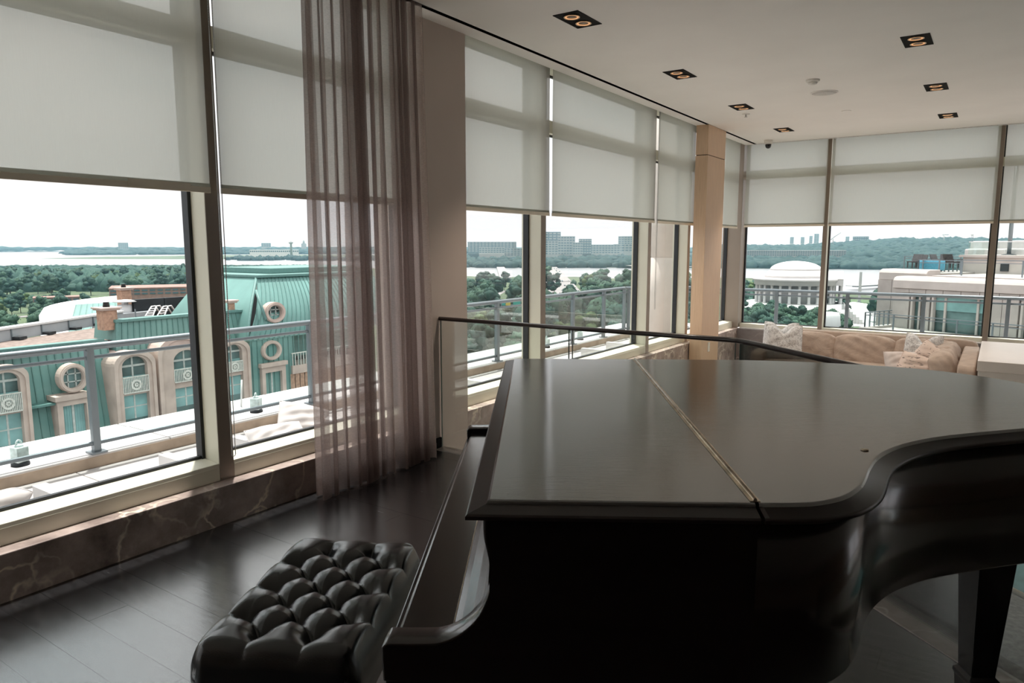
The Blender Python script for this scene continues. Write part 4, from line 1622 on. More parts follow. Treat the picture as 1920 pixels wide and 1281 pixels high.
# pavilion (hipped, slightly proud)
PX = BXF + 0.35
zpt = fp(280, 602)[1]
G().box(PX - 1.6, PX - 0.2, yl + 0.2, yr - 0.2, -9.2, -8.6).build('pavilion_base', 'limestone_wall', nb)
roof_part('pavilion_roof', [(PX - 0.1, -9.0, PX - 1.15, zpt, yl, yr, yl + 1.0, yr - 0.4)],
          cap=lambda gf: gf.add([(PX - 0.1, yl, -9.0), (PX - 1.15, yl + 1.0, zpt), (PX - 3.2, yl + 1.0, zpt), (PX - 3.2, yl, -9.0)], [(0, 1, 2, 3)])
          .add([(PX - 0.1, yr, -9.0), (PX - 1.15, yr - 0.4, zpt), (PX - 4, yr - 0.4, zpt), (PX - 4, yr, -9.0)], [(3, 2, 1, 0)]))
G().box(PX - 1.55, PX - 1.0, yl + 0.9, yr - 0.3, zpt - 0.03, zpt + 0.13).build('roof_edge', 'copper_seam', nb, bevel=0.03)
G().hexa([(PX - 0.12, yl - 0.05, -9), (PX + 0.02, yl - 0.05, -9), (PX + 0.02, yl + 0.08, -9), (PX - 0.12, yl + 0.08, -9)],
         [(PX - 1.17, yl + 0.95, zpt), (PX - 1.05, yl + 0.95, zpt), (PX - 1.05, yl + 1.08, zpt), (PX - 1.17, yl + 1.08, zpt)]).build('hip_cap', 'copper_seam', nb)
# upper flat roof behind the pavilion, black clad plant enclosure, ladder, vents
za = at_x(300, 572, -46).z
G().box(-56, PX - 1.5, yl + 1.2, 34, -6.0, -5.4).build('upper_roof', 'roof_gravel', nb)
e0 = at_x(252, 593, -47)
e1 = at_x(372, 593, -47)
zt_ = at_x(300, 559, -47).z
nseg = 5
for k in range(nseg):
    ya, yb = e0.y + (e1.y + 6 - e0.y) * k / nseg, e0.y + (e1.y + 6 - e0.y) * (k + 1) / nseg
    G().box(-47.3, -47, ya + 0.02, yb - 0.02, -5.4, zt_).build('plant_screen', 'roof_black', nb, bevel=0.03)
q = at_x(60, 610, -48)
G().hexa([(-49, at_x(172, 606, -49).y, -4.6), (-46.5, at_x(172, 606, -46.5).y, -4.6), (-46.5, at_x(262, 600, -46.5).y, -4.6), (-49, at_x(262, 600, -49).y, -4.6)],
         [(-49, at_x(172, 606, -49).y, at_x(200, 591, -47).z), (-46.5, at_x(172, 606, -46.5).y, at_x(200, 591, -47).z), (-46.5, at_x(290, 600, -46.5).y, at_x(200, 588, -47).z), (-49, at_x(290, 600, -49).y, at_x(200, 588, -47).z)]).build('roof_parapet', 'roof_grey', nb)
# ladders over the upstand
for pxs in (270, 292):
    a, b = at_x(pxs, 597, -45), at_x(pxs + 14, 575, -46.2)
    lad = G()
    for s in (0, 0.55):
        lad.tube([(a.x, a.y + s, a.z), (b.x, b.y + s * 0.6, b.z), (b.x - 0.3, b.y + s * 0.6 + 0.4, b.z), (b.x - 0.5, b.y + s * 0.6 + 0.9, a.z)], 0.05, 6)
    for r in range(1, 5):
        u = r / 5
        c = a.lerp(b, u)
        lad.tube([(c.x, c.y, c.z), (c.x, c.y + 0.5, c.z)], 0.035, 5)
    o = lad.build('roof_ladder', 'tent_white', nb)
    o['kind'] = 'stuff'


def chimney(px0, px1, cap_t, cap_b, base, X, pot=True):
    y0, y1 = at_x(px0, base, X).y, at_x(px1, base, X).y
    zt, zb, z0 = at_x(px0, cap_t, X).z, at_x(px0, cap_b, X).z, at_x(px0, base, X).z - 0.4
    w = (y1 - y0) * 0.7
    y0 = at_x(px0, base, X - w).y
    c = G().box(X - w, X, y0, y1, z0, zb).build('chimney', 'chimney_brick', nb)
    G().box(X - w - 0.10, X + 0.10, y0 - 0.12, y1 + 0.12, zb, zb + (zt - zb) * 0.45).box(X - w - 0.16, X + 0.16, y0 - 0.18, y1 + 0.18, zb + (zt - zb) * 0.45, zt).build('chimney_cap', 'limestone', c, bevel=0.02)
    if pot:
        G().lathe([(0.16, zt), (0.13, zt + 0.22), (0.17, zt + 0.24)], 12, (X - w / 2, (y0 + y1) / 2, 0)).build('chimney_pot', 'roof_black', c)


chimney(182, 221, 578, 584, 606, PX - 1.2)
chimney(221, 249, 540, 545, 586, -50)
chimney(428, 441, 563, 569, 588, PX - 1.2, False)
vq = at_x(234, 566, -47.5)
v = G().lathe([(0.42, vq.z - 1.0), (0.42, vq.z - 0.2), (0.2, vq.z - 0.2), (0.2, vq.z), (0.75, vq.z), (0.6, vq.z + 0.1), (0.1, vq.z + 0.15)], 20, (-47.5, vq.y, 0)).build('roof_vent', 'tent_white', nb)
# rear gable roof
gq = [at_x(126, 600, -58.5), at_x(142, 571, -61), at_x(226, 569, -61), at_x(232, 600, -58.5)]
roof_part('rear_roof', [(-58.5, gq[0].z - 1, -61, gq[1].z, gq[0].y, gq[3].y, gq[1].y, gq[2].y, 0.5)])
# bell-shaped tower
TXF = BXF + 0.45
y0, y1 = fp(462, 610, TXF)[0], fp(462, 610, TXF)[0] + 13.0
ztw = fp(520, 522, TXF)[1]
zmid = fp(480, 612, TXF)[1]
ty0 = fp(481, 523, TXF - 1.8)[0]
roof_part('tower_roof', [(TXF, zmid - 0.8, TXF - 1.8, ztw, y0, y1, ty0, y1 - 1.6, 0.36, 0.42)],
          cap=lambda gf: gf.grid([(TXF + (-1.8) * q + 0.42 * math.sin(pi * q) - d, y0 + (ty0 - y0) * q - 0.42 * math.sin(pi * q) + 0 * d, zmid - 0.8 + (ztw - zmid + 0.8) * q)
                                  for q in np.linspace(0, 1, 9) for d in (0, 9 - 3.6 * q)], 2, 9)
          .add([(TXF - 1.8, ty0, ztw), (TXF - 1.8, y1 - 1.6, ztw), (TXF - 8, y1 - 1.6, ztw), (TXF - 8, ty0, ztw)], [(0, 1, 2, 3)]))
hp_ = [(TXF + (-1.8) * q + 0.46 * math.sin(pi * q), y0 + (ty0 - y0) * q - 0.42 * math.sin(pi * q), zmid - 0.8 + (ztw - zmid + 0.8) * q) for q in np.linspace(0, 1, 10)]
G().tube(hp_, 0.09, 8).build('hip_cap', 'copper_seam', nb)
G().box(TXF - 8, TXF - 1.6, ty0 - 0.1, y1 - 1.5, ztw - 0.02, ztw + 0.16).box(TXF - 7.6, TXF - 2.6, ty0 + 1.6, y1 - 2, ztw + 0.16, ztw + 0.5).build('roof_edge', 'copper_seam', nb, bevel=0.04)
G().tube([(TXF - 0.55, at_x(491, 545, TXF).y, at_x(491, 545, TXF).z), (TXF + 0.35, at_x(491, 590, TXF).y, at_x(491, 600, TXF).z)], 0.09, 6).build('vent_pipe', 'copper_seam', nb)
# tower lower body and its recessed balcony bay
G().box(TXF - 3, TXF - 0.05, y0 + 0.2, fp(536, 700, TXF)[0] + 0.6, -12, zmid - 0.7).build('tower_wall', 'copper_roof', nb)
gs = G()
for k in range(14):
    yy = y0 + 0.3 + k * 0.36
    gs.box(TXF - 0.06, TXF, yy - 0.022, yy + 0.022, -12, zmid - 0.7)
s = gs.build('seams', 'copper_seam', nb)
s['kind'] = 'stuff'
yb0, yb1 = fp(546, 670, TXF)[0], fp(546, 670, TXF)[0] + 5.0
G().box(TXF - 3, TXF - 1.6, yb0 - 1.0, yb1 + 3, -14, zmid - 0.7).build('recessed_wall', 'copper_roof', nb)
b = G().box(TXF - 1.6, TXF + 0.1, yb0, yb1, fp(560, 684, TXF)[1] - 0.5, fp(560, 684, TXF)[1]).build('balcony', 'limestone', nb)
zz0, zz1 = fp(560, 684, TXF)[1], fp(560, 662, TXF)[1]
rl = G()
for k in range(22):
    yy = yb0 + 0.05 + k * 0.2
    rl.box(TXF + 0.03, TXF + 0.06, yy, yy + 0.04, zz0, zz1)
rl.box(TXF + 0.02, TXF + 0.08, yb0, yb1, zz1, zz1 + 0.06)
o = rl.build('balcony_rail', 'rail_white', b)
o['kind'] = 'stuff'
G().box(TXF - 1.62, TXF - 0.0, yb0 - 0.1, yb1, -14, zz0 - 0.5).build('bay_wall', 'chimney_brick', nb)


def yz(fx):
    return lambda p, q, a: (fx(q) + a, p, q)


def facade_x(kind):
    if kind == 'wing':
        return lambda z: BXF + 0.1 - 0.95 * (z + 9.0) / (zr1 + 9.0)
    if kind == 'pav':
        return lambda z: PX - 0.1 - 1.05 * (z + 9.0) / (zpt + 9.0)
    return lambda z: TXF + 0.02


def muntins(yc, hw, z0, z1, x, parent, nvert=1, nhor=2):
    for k in range(1, nvert + 1):
        yy = yc - hw + 2 * hw * k / (nvert + 1)
        G().box(x - 0.03, x + 0.035, yy - 0.04, yy + 0.04, z0, z1).build('muntin', 'muntin_white', parent)
    for k in range(1, nhor + 1):
        zz = z0 + (z1 - z0) * k / (nhor + 1)
        G().box(x - 0.03, x + 0.03, yc - hw, yc + hw, zz - 0.03, zz + 0.03).build('muntin', 'muntin_white', parent)


def arch_dormer(px_l, px_r, py_top, gl_l, gl_r, gl_top, bal_t, bal_b, lw_t, lw_b, kind):
    X = BXF if kind == 'wing' else PX if kind == 'pav' else TXF
    Xf = X + 0.25
    yl_, yr_ = at_x(px_l, bal_b, Xf).y, at_x(px_r, bal_b, Xf).y
    zt = at_x((px_l + px_r) / 2, py_top, Xf).z
    gl0, gl1 = at_x(gl_l, bal_b, Xf).y, at_x(gl_r, bal_b, Xf).y
    zg = at_x((gl_l + gl_r) / 2, gl_top, Xf).z
    zb = at_x((px_l + px_r) / 2, bal_b, Xf).z
    zbt = at_x((px_l + px_r) / 2, bal_t, Xf).z
    zl0, zl1 = at_x((gl_l + gl_r) / 2, lw_b, Xf).z, at_x((gl_l + gl_r) / 2, lw_t, Xf).z
    yc, hw = (gl0 + gl1) / 2, (gl1 - gl0) / 2
    ow = (yr_ - yl_) / 2
    oc = (yl_ + yr_) / 2
    rise = min(hw * 0.75, 0.75)
    orise = min(ow * 0.7, 0.95)
    A = np.linspace(0, pi, 17)
    out = [(oc + ow, -12.0)] + [(oc + ow * math.cos(a), zt - orise + orise * math.sin(a)) for a in A] + [(oc - ow, -12.0)]
    inn = [(yc + hw, -11.9)] + [(yc + hw * math.cos(a), zg - rise + rise * math.sin(a)) for a in A] + [(yc - hw, -11.9)]
    fn = lambda p, q, a: (a, p, q)
    d = G().ringx(out, inn, fn, Xf - 1.9, Xf)
    out2 = [((p - oc) * 1.05 + oc, q + (0.06 if q > -11 else 0)) for p, q in out]
    inn2 = [((p - oc) * 0.88 + oc, q - (0.14 if q > -11 else 0)) for p, q in out]
    d.ringx(out2, inn2, fn, Xf - 0.25, Xf + 0.09)
    s = d.build('dormer', 'limestone', nb)
    xp_ = Xf - 0.28
    G().extr(inn, fn, xp_ - 0.05, xp_).build('pane', 'pane_dark', s)
    G().box(xp_ - 0.02, xp_ + 0.03, gl0, gl1, zb, zb + (zg - rise - zb) * 0.62).build('curtain_glass', 'pane_aqua', s)
    muntins(yc, hw, zb, zg - rise * 0.1, xp_, s, 1, 0)
    G().box(xp_ - 0.02, xp_ + 0.06, gl0, gl1, zg - rise - 0.05, zg - rise + 0.05).build('transom', 'muntin_white', s)
    # lower window and spandrel
    G().box(xp_ - 0.1, Xf - 0.1, gl0, gl1, zl1 + 0.02, zb).build('spandrel', 'limestone', s)
    G().box(xp_ - 0.05, xp_ + 0.02, gl0, gl1, zl0, zl1).build('lower_pane', 'pane_aqua', s)
    muntins(yc, hw, zl0, zl1, xp_, s, 1, 1)
    # balcony railing
    r = G()
    nb_ = 16
    for k in range(nb_ + 1):
        yy = gl0 + (gl1 - gl0) * k / nb_
        r.box(Xf + 0.0, Xf + 0.03, yy - 0.018, yy + 0.018, zb + 0.06, zbt)
    for zz in (zb + 0.04, zbt):
        r.box(Xf - 0.01, Xf + 0.05, gl0, gl1, zz - 0.025, zz + 0.025)
    zc = (zb + zbt) / 2
    ring_o = [(yc + 0.26 * math.cos(a), zc + 0.26 * math.sin(a)) for a in np.linspace(0, 2 * pi, 16, endpoint=False)]
    ring_i = [(yc + 0.17 * math.cos(a), zc + 0.17 * math.sin(a)) for a in np.linspace(0, 2 * pi, 16, endpoint=False)]
    r.ringx(ring_o, ring_i, fn, Xf, Xf + 0.06)
    r.ringx([(yc + 0.1 * math.cos(a), zc + 0.1 * math.sin(a)) for a in np.linspace(0, 2 * pi, 8, endpoint=False)],
            [(yc + 0.04 * math.cos(a), zc + 0.04 * math.sin(a)) for a in np.linspace(0, 2 * pi, 8, endpoint=False)], fn, Xf, Xf + 0.06)
    o = r.build('balcony_rail', 'rail_white', s)
    o['kind'] = 'stuff'


def round_window(px, py, r_o, r_i, X):
    c = at_x(px, py, X)
    k = (at_x(px + r_o, py, X).y - at_x(px - r_o, py, X).y) / 2
    kz = (at_x(px, py - r_o, X).z - at_x(px, py + r_o, X).z) / 2
    A = np.linspace(0, 2 * pi, 32, endpoint=False)
    e = lambda f: [(c.y + k * f * math.cos(a), c.z + kz * f * math.sin(a)) for a in A]
    fn = lambda p, q, a: (a, p, q)
    f = r_i / r_o
    s = G().ringx(e(1.0), e(f), fn, X - 0.35, X + 0.08).ringx(e(0.93), e(f * 1.08), fn, X - 0.1, X + 0.13).build('round_dormer', 'limestone', nb)
    G().extr(e(f), fn, X - 0.25, X - 0.2).build('pane', 'pane_dark', s)
    for o_ in (-0.38, 0.38):
        G().box(X - 0.2, X - 0.12, c.y + k * f * o_ - 0.025, c.y + k * f * o_ + 0.025, c.z - kz * f * 0.92, c.z + kz * f * 0.92).build('muntin', 'muntin_white', s)
        G().box(X - 0.2, X - 0.12, c.y - k * f * 0.92, c.y + k * f * 0.92, c.z + kz * f * o_ - 0.025, c.z + kz * f * o_ + 0.025).build('muntin', 'muntin_white', s)


def rect_window(px_l, px_r, py_t, py_b, gl, gr, gt, gb, X):
    a, b = at_x(px_l, py_t, X), at_x(px_r, py_b, X)
    c, d = at_x(gl, gt, X), at_x(gr, gb, X)
    fn = lambda p, q, k: (k, p, q)
    R = lambda y0, y1, z0, z1: [(y0, z0), (y1, z0), (y1, z1), (y0, z1)]
    zo, zi = at_x((px_l + px_r) / 2, py_t, X).z, at_x((gl + gr) / 2, gt, X).z
    z0 = at_x((px_l + px_r) / 2, py_b, X).z
    s = G().ringx(R(a.y, b.y, z0 - 1.5, zo), R(c.y, d.y, z0 - 1.4, zi), fn, X - 0.6, X + 0.1).build('window_surround', 'limestone', nb)
    G().box(X - 0.9, X + 0.2, a.y - 0.1, b.y + 0.1, zo - 0.1, zo + 0.12).build('lintel', 'limestone', s)
    G().box(X - 0.22, X - 0.17, c.y, d.y, z0 - 1.4, zi).build('pane', 'pane_aqua', s)
    m = (c.y + d.y) / 2
    G().box(X - 0.2, X - 0.12, m - 0.05, m + 0.05, z0 - 1.4, zi).build('muntin', 'muntin_white', s)
    nst = 9
    st = G()
    for k in range(nst):
        yy = c.y + (d.y - c.y) * (k + 0.5) / nst
        st.box(X - 0.18, X - 0.155, yy - 0.03, yy + 0.03, z0 - 1.4, zi - 0.05)
    o = st.build('louvres', 'pane_aqua', s)
    o['kind'] = 'stuff'


arch_dormer(-24, 57, 686, -10, 43, 698, 739, 775, 779, 838, 'wing')
arch_dormer(218, 292, 659, 232, 280, 668, 706, 737, 741, 786, 'pav')
arch_dormer(300, 384, 631, 328, 376, 656, 692, 717, 727, 762, 'pav')
arch_dormer(412, 468, 638, 424, 456, 646, 678, 698, 706, 742, 'pav')
round_window(137, 709, 27.5, 19.5, BXF + 0.1)
round_window(509, 657, 18.5, 12.5, TXF + 0.05)
round_window(515, 586, 19.5, 13.0, TXF - 0.15)
rect_window(104, 169, 744, 812, 116, 165, 758, 812, BXF + 0.2)
rect_window(489, 536, 683, 742, 496, 529, 697, 742, TXF + 0.1)
# horizontal moulding on the wing mansard
zm = fp(100, 757)[1]
G().box(BXF - 0.5, BXF + 0.16, -30, fp(100, 757)[0] + 0.2, zm - 0.05, zm + 0.05).build('moulding', 'copper_seam', nb)

# ================================================================== BUILDING ON THE RIGHT
rd = Vector((0.90, -0.436, 0)).normalized()
R0 = at_d(1677, 560, 52.0)
R0 = Vector((R0.x, R0.y, 0))
rn = Vector((-rd.y, rd.x, 0))            # away from the camera
rb = thing('terraced_stone_building', 'pale stone-clad building with rooftop terraces, right of the domed memorial', 'building', (R0.x, R0.y, GZ))


def rp_(px, py, off=0.0):
    """(s, z) on the facade plane shifted back by off"""
    P = R0 + rn * off
    q = at_p(px, py, P, rn)
    return (q - P).dot(rd), q.z


def rbox(g, s0, s1, z0, z1, d0, d1):
    a, b = R0 + rd * s0, R0 + rd * s1
    c = [a + rn * d0, b + rn * d0, b + rn * d1, a + rn * d1]
    return g.hexa([(p.x, p.y, z0) for p in c], [(p.x, p.y, z1) for p in c])


zroof = rp_(1700, 519)[1]
sL = rp_(1672, 560)[0]
rbox(G(), sL + 0.25, 40, GZ, zroof - 0.25, 0.75, 22).build('core', 'panel_stone', rb)
rbox(G(), sL - 3.0, sL + 0.3, GZ, zroof + 0.1, 3.2, 22).build('core_return', 'panel_stone', rb)
# rounded parapet
prof = [(0.0, -0.75), (0.0, -0.25), (0.12, -0.06), (0.35, 0.0), (1.6, 0.0), (1.6, -0.75)]
g = G()
n0 = len(prof)
a, b = R0 + rd * sL, R0 + rd * 40
g.extr(prof, lambda p, q, k: tuple((a if k == 0 else b) + rn * p + Vector((0, 0, zroof + q))), 0, 1, smooth=False)
g.build('parapet', 'panel_stone_light', rb, bevel=0.05)
g = G()
a2, b2 = R0 + rd * (sL - 3.0) + rn * 3.1, R0 + rd * (sL + 0.35) + rn * 3.1
g.extr(prof, lambda p, q, k: tuple((a2 if k == 0 else b2) + rn * p + Vector((0, 0, zroof + 0.35 + q))), 0, 1)
g.build('parapet', 'panel_stone_light', rb, bevel=0.05)
# cladding panels (gaps of 3 cm) round the openings
opn = [(rp_(1703, 560)[0], rp_(1729, 560)[0]), (rp_(1742, 560)[0], rp_(1848, 560)[0]), (rp_(1910, 560)[0], rp_(1960, 560)[0])]
zwt = rp_(1790, 555)[1]
zwb = rp_(1790, 628)[1]
zmid2 = (zroof - 0.78 + zwt) / 2
s = sL
step = 1.05
while s < 22:
    e = s + step
    rbox(G(), s + 0.015, e - 0.015, zwt + 0.03, zroof - 0.77, 0.10, 0.36).build('panel', 'panel_stone', rb)
    s = e
cuts = sorted([sL] + [v for o_ in opn for v in o_] + [22])
for a_, b_ in zip(cuts[0::2], cuts[1::2]):
    m = max(1, round((b_ - a_) / step))
    for k in range(m):
        s0, s1 = a_ + (b_ - a_) * k / m, a_ + (b_ - a_) * (k + 1) / m
        zz = zwt
        for h in (1.6, 2.6):
            rbox(G(), s0 + 0.015, s1 - 0.015, zz - h + 0.03, zz, 0.10, 0.36).build('panel', 'panel_stone', rb)
            zz -= h
for k in range(3):
    rbox(G(), sL - 3.0 + k * 1.02 + 0.015, sL - 3.0 + (k + 1) * 1.02 - 0.015, zwt - 4, zroof - 0.4, 3.05, 3.2).build('panel', 'panel_stone', rb)
# windows
def rwin(px_l, px_r, nm, blind_b, dark=False):
    s0, s1 = rp_(px_l, 590)[0], rp_(px_r, 590)[0]
    zt, zb = zwt, zwb - 0.6
    f = G()
    for (u0, u1, v0, v1) in ((s0, s0 + 0.12, zb, zt), (s1 - 0.12, s1, zb, zt), (s0, s1, zt - 0.14, zt), (s0, s1, zb, zb + 0.12)):
        rbox(f, u0, u1, v0, v1, 0.15, 0.45)
    w = f.build('window_frame', 'panel_stone_light', rb)
    rbox(G(), s0 + 0.1, s1 - 0.1, zb, zt - 0.1, 0.55, 0.6).build('pane', 'pane_dark', w)
    if blind_b:
        zz = rp_((px_l + px_r) / 2, blind_b)[1]
        rbox(G(), s0 + 0.1, s1 - 0.1, zz, zt - 0.14, 0.48, 0.52).build('window_blind', 'pane_aqua', w)
    for k in range(1, nm):
        u = s0 + (s1 - s0) * ([0.22, 0.80][k - 1] if nm == 3 else k / nm)
        rbox(G(), u - 0.06, u + 0.06, zb, zt, 0.38, 0.5).build('mullion', 'panel_stone_light', w)
    return w


rwin(1703, 1729, 2, None)
rwin(1742, 1848, 3, 586)
rwin(1910, 1962, 2, 598)


def thin_rail(label_part, s0, s1, zb, zt, d, step, parent, mat='rail_metal', along='s', d1=None):
    g = G()
    if along == 's':
        rbox(g, s0, s1, zt - 0.05, zt, d - 0.03, d + 0.03)
        rbox(g, s0, s1, zt - 0.22, zt - 0.18, d - 0.02, d + 0.02)
        o = g.build(label_part, mat, parent)
        m = max(1, round((s1 - s0) / step))
        for k in range(m + 1):
            u = s0 + (s1 - s0) * k / m
            rbox(G(), u - 0.035, u + 0.035, zb, zt - 0.02, d - 0.035, d + 0.035).build('baluster', mat, o)
        rbox(G(), s0, s1, zb + 0.08, zt - 0.24, d - 0.008, d + 0.008).build('glass_panel', 'rail_glass', o)
    else:
        rbox(g, s0 - 0.03, s0 + 0.03, zt - 0.05, zt, d, d1)
        rbox(g, s0 - 0.02, s0 + 0.02, zt - 0.22, zt - 0.18, d, d1)
        o = g.build(label_part, mat, parent)
        m = max(1, round((d1 - d) / step))
        for k in range(m + 1):
            u = d + (d1 - d) * k / m
            rbox(G(), s0 - 0.035, s0 + 0.035, zb, zt - 0.02, u - 0.035, u + 0.035).build('baluster', mat, o)
    return o


# lower terrace in front of the windows
zfl = rp_(1690, 625, -2.6)[1]
sA = rp_(1622, 600, -2.6)[0]
rbox(G(), sA - 0.2, 26, zfl - 1.2, zfl, -2.75, 0.2).build('lower_terrace', 'panel_stone', rb)
rbox(G(), sA - 0.2, sL + 0.1, zfl - 1.2, zfl - 0.001, 0.2, 3.4).build('lower_terrace', 'panel_stone', rb)
rbox(G(), sA - 0.25, 26, zfl, zfl + 0.14, -2.8, -2.45).build('terrace_kerb', 'panel_stone_light', rb)
rbox(G(), sA - 0.25, sA + 0.1, zfl, zfl + 0.14, -2.45, 3.4).build('terrace_kerb', 'panel_stone_light', rb)
thin_rail('terrace_rail', sA, 24, zfl + 0.12, zfl + 1.1, -2.6, 1.9, rb)
thin_rail('terrace_rail', sA, 0, zfl + 0.12, zfl + 1.1, -2.6, 0.5, rb, along='d', d1=3.2)
# roof terrace
zdk = zroof - 0.02
off = 5.0
rbox(G(), sL + 1.2, 40, zdk - 0.1, zdk + 0.06, 2.2, 22).build('roof_deck', 'panel_stone_light', rb)
s1_, zt1 = rp_(1721, 487, off)
thin_rail('roof_rail', rp_(1722, 500, off)[0], rp_(1802, 500, off)[0], zdk, zt1, off, 1.6, rb)
thin_rail('roof_rail', rp_(1695, 500, off + 7)[0], rp_(1800, 500, off + 7)[0], zdk, rp_(1695, 480, off + 7)[1], off + 7, 1.8, rb)
thin_rail('roof_rail', rp_(1722, 500, off)[0], 0, zdk, zt1, off, 0.55, rb, along='d', d1=off + 7)
thin_rail('roof_rail', rp_(1804, 500, off - 1.2)[0], 30, zdk, rp_(1806, 487, off - 1.2)[1], off - 1.2, 1.7, rb)
# upper pavilion with glass balustrade
zpv = rp_(1860, 483, off + 4)[1]
sp0 = rp_(1806, 483, off + 4)[0]
rbox(G(), sp0, 34, zdk, zpv, off + 4, 20).build('pavilion', 'panel_stone_light', rb)
rbox(G(), sp0 - 0.2, 34, zpv, zpv + 0.16, off + 3.8, 20).build('pavilion_edge', 'panel_stone_light', rb)
gb0 = rp_(1808, 453, off + 4.4)[1]
gp_ = rbox(G(), sp0 + 0.1, 34, zpv + 0.16, gb0, off + 4.4, off + 4.43).build('glass_balustrade', 'rail_glass', rb)
rbox(G(), sp0 + 0.1, 34, gb0 - 0.06, gb0, off + 4.38, off + 4.45).build('top_edge', 'tent_white', gp_)
rbox(G(), sp0 + 0.1, sp0 + 0.13, zpv + 0.16, gb0, off + 4.4, off + 12).build('glass_balustrade', 'rail_glass', rb)
s_, z_ = rp_(1884, 502, off + 3.98)
rbox(G(), s_ - 0.25, s_ + 0.25, z_ - 0.25, z_ + 0.25, off + 3.9, off + 4.0).build('wall_light', 'roof_black', rb)


def roof_item(px, py, offd, fn, name, label, cat, group=None):
    P = R0 + rn * offd
    q = at_p(px, py, P, rn)
    t = thing(name, label, cat, tuple(q), math.atan2(rd.y, rd.x), group)
    fn(t)
    return t


def f_umb(t):
    G().lathe([(0.45, 0), (0.45, 0.2), (0.2, 0.25)], 16).build('base', 'roof_black', t, world=False)
    G().lathe([(0.13, 0.2), (0.13, 6.2)], 12).build('pole', 'rail_metal', t, world=False)


roof_item(1891, 483, off + 6, f_umb, 'flag_pole', 'dark pole on the upper roof terrace, right of the last mullion', 'pole')


def f_seat(t):
    softbox(G(), (0, 0, 0.30), (0.85, 0.5, 0.3), 0.2, 10).build('seat', 'white_cushion', t, world=False)
    softbox(G(), (0, 0.42, 0.62), (0.85, 0.14, 0.55), 0.25, 10).build('backrest', 'white_cushion', t, world=False)


roof_item(1836, 482, off + 7, f_seat, 'terrace_lounger', 'white lounge seat on the upper roof terrace, left of the mullion', 'outdoor seat')
roof_item(1873, 482, off + 8, f_seat, 'terrace_lounger', 'white lounge seat on the upper roof terrace just right of the mullion', 'outdoor seat')
roof_item(1912, 482, off + 7, f_seat, 'terrace_lounger', 'white lounge seat at the right edge of the upper roof terrace', 'outdoor seat')


def f_cube(t):
    softbox(G(), (0, 0, 0.38), (0.72, 0.5, 0.38), 0.22, 10).build('cover', 'blue_cover', t, world=False)
    G().box(-0.72, 0.72, -0.03, 0.03, -0.02, 0.06).build('strap', 'roof_black', t, world=False)


roof_item(1746, 508, off + 1.2, f_cube, 'covered_ottoman', 'bright blue covered ottoman on the neighbouring roof terrace', 'ottoman')


def f_chair(t):
    for sx in (-0.3, 0.3):
        for sy in (-0.28, 0.28):
            G().box(sx - 0.03, sx + 0.03, sy - 0.03, sy + 0.03, 0, 0.42).build('leg', 'dark_metal', t, world=False)
    G().box(-0.36, 0.36, -0.34, 0.34, 0.40, 0.48).build('seat', 'dark_metal', t, world=False)
    G().hexa([(-0.36, 0.28, 0.45), (0.36, 0.28, 0.45), (0.36, 0.34, 0.45), (-0.36, 0.34, 0.45)], [(-0.36, 0.5, 1.0), (0.36, 0.5, 1.0), (0.36, 0.56, 1.0), (-0.36, 0.56, 1.0)]).build('backrest', 'dark_metal', t, world=False)


c0 = roof_item(1713, 502, off + 3.5, f_chair, 'roof_chair', 'dark wicker chair left of the blue ottoman on the roof', 'chair', 'dark chairs on the neighbouring roof')
for px, lab in ((1722, 'dark chair close to the left of the blue ottoman'), (1760, 'dark chair just right of the blue ottoman'), (1772, 'second dark chair right of the blue ottoman'), (1784, 'third dark chair right of the blue ottoman')):
    P = R0 + rn * (off + 3.5)
    dup(c0, tuple(at_p(px, 503, P, rn)), math.atan2(rd.y, rd.x) + (px % 7) * 0.5, lab)

# ================================================================== GROUND, WATER, ROADS
WZ = -42.6
big = 24000
g = G().prism([(-big, -big), (big, -big), (big, big), (-big, big)], WZ - 0.5, WZ)
o = struct(g, 'water', 'water', label='broad pale river reflecting the hazy sky')


def land(name, pxs, z, mat, label, ext=None):
    P = [at_z(px, py, z) for px, py in pxs]
    poly = [(p.x, p.y) for p in P]
    ar = sum(poly[i][0] * poly[(i + 1) % len(poly)][1] - poly[(i + 1) % len(poly)][0] * poly[i][1] for i in range(len(poly)))
    if ar < 0:
        poly = poly[::-1]
    g = G().prism(poly, z - 0.8, z)
    return struct(g, name, mat, label=label)


land('land_near', [(-500, 1500), (-500, 500), (-100, 499.5), (150, 500), (340, 503), (400, 500), (440, 497), (600, 497), (700, 503), (860, 517), (900, 519), (1010, 520), (1080, 519), (1140, 522), (1290, 525), (1360, 520), (1440, 523), (1560, 545), (1640, 556),
                   (1700, 540), (2400, 540), (2400, 1500)], -42.0, 'grass', 'green parkland between the river and the terrace')
land('land_peninsula', [(75, 485), (200, 481.5), (420, 478.5), (620, 477.5), (760, 479), (800, 487), (600, 486.5), (400, 486), (210, 485.5)], -42.2, 'grass', 'flat green airfield peninsula in the river')
land('land_far', [(130, 475.0), (300, 475.5), (620, 475.5), (800, 476), (860, 489), (1000, 499), (1180, 502), (1300, 503), (1460, 503.5), (1660, 503), (2300, 500), (2300, 463.2), (1500, 463.1), (700, 463.1), (130, 463.4)], -42.1, 'far_land', 'far wooded river bank')


def strip(name, pxs, wid, z, mat, label):
    P = [at_z(px, py, z) for px, py in pxs]
    g = G()
    for a, b in zip(P[:-1], P[1:]):
        d = (b - a)
        d.z = 0
        L = d.length
        d.normalize()
        g.slab(a - Vector((-d.y, d.x, 0)) * wid / 2 - d * wid * 0.15, d, L + wid * 0.3, wid, z - 0.6, z)
    return struct(g, name, mat, label=label)


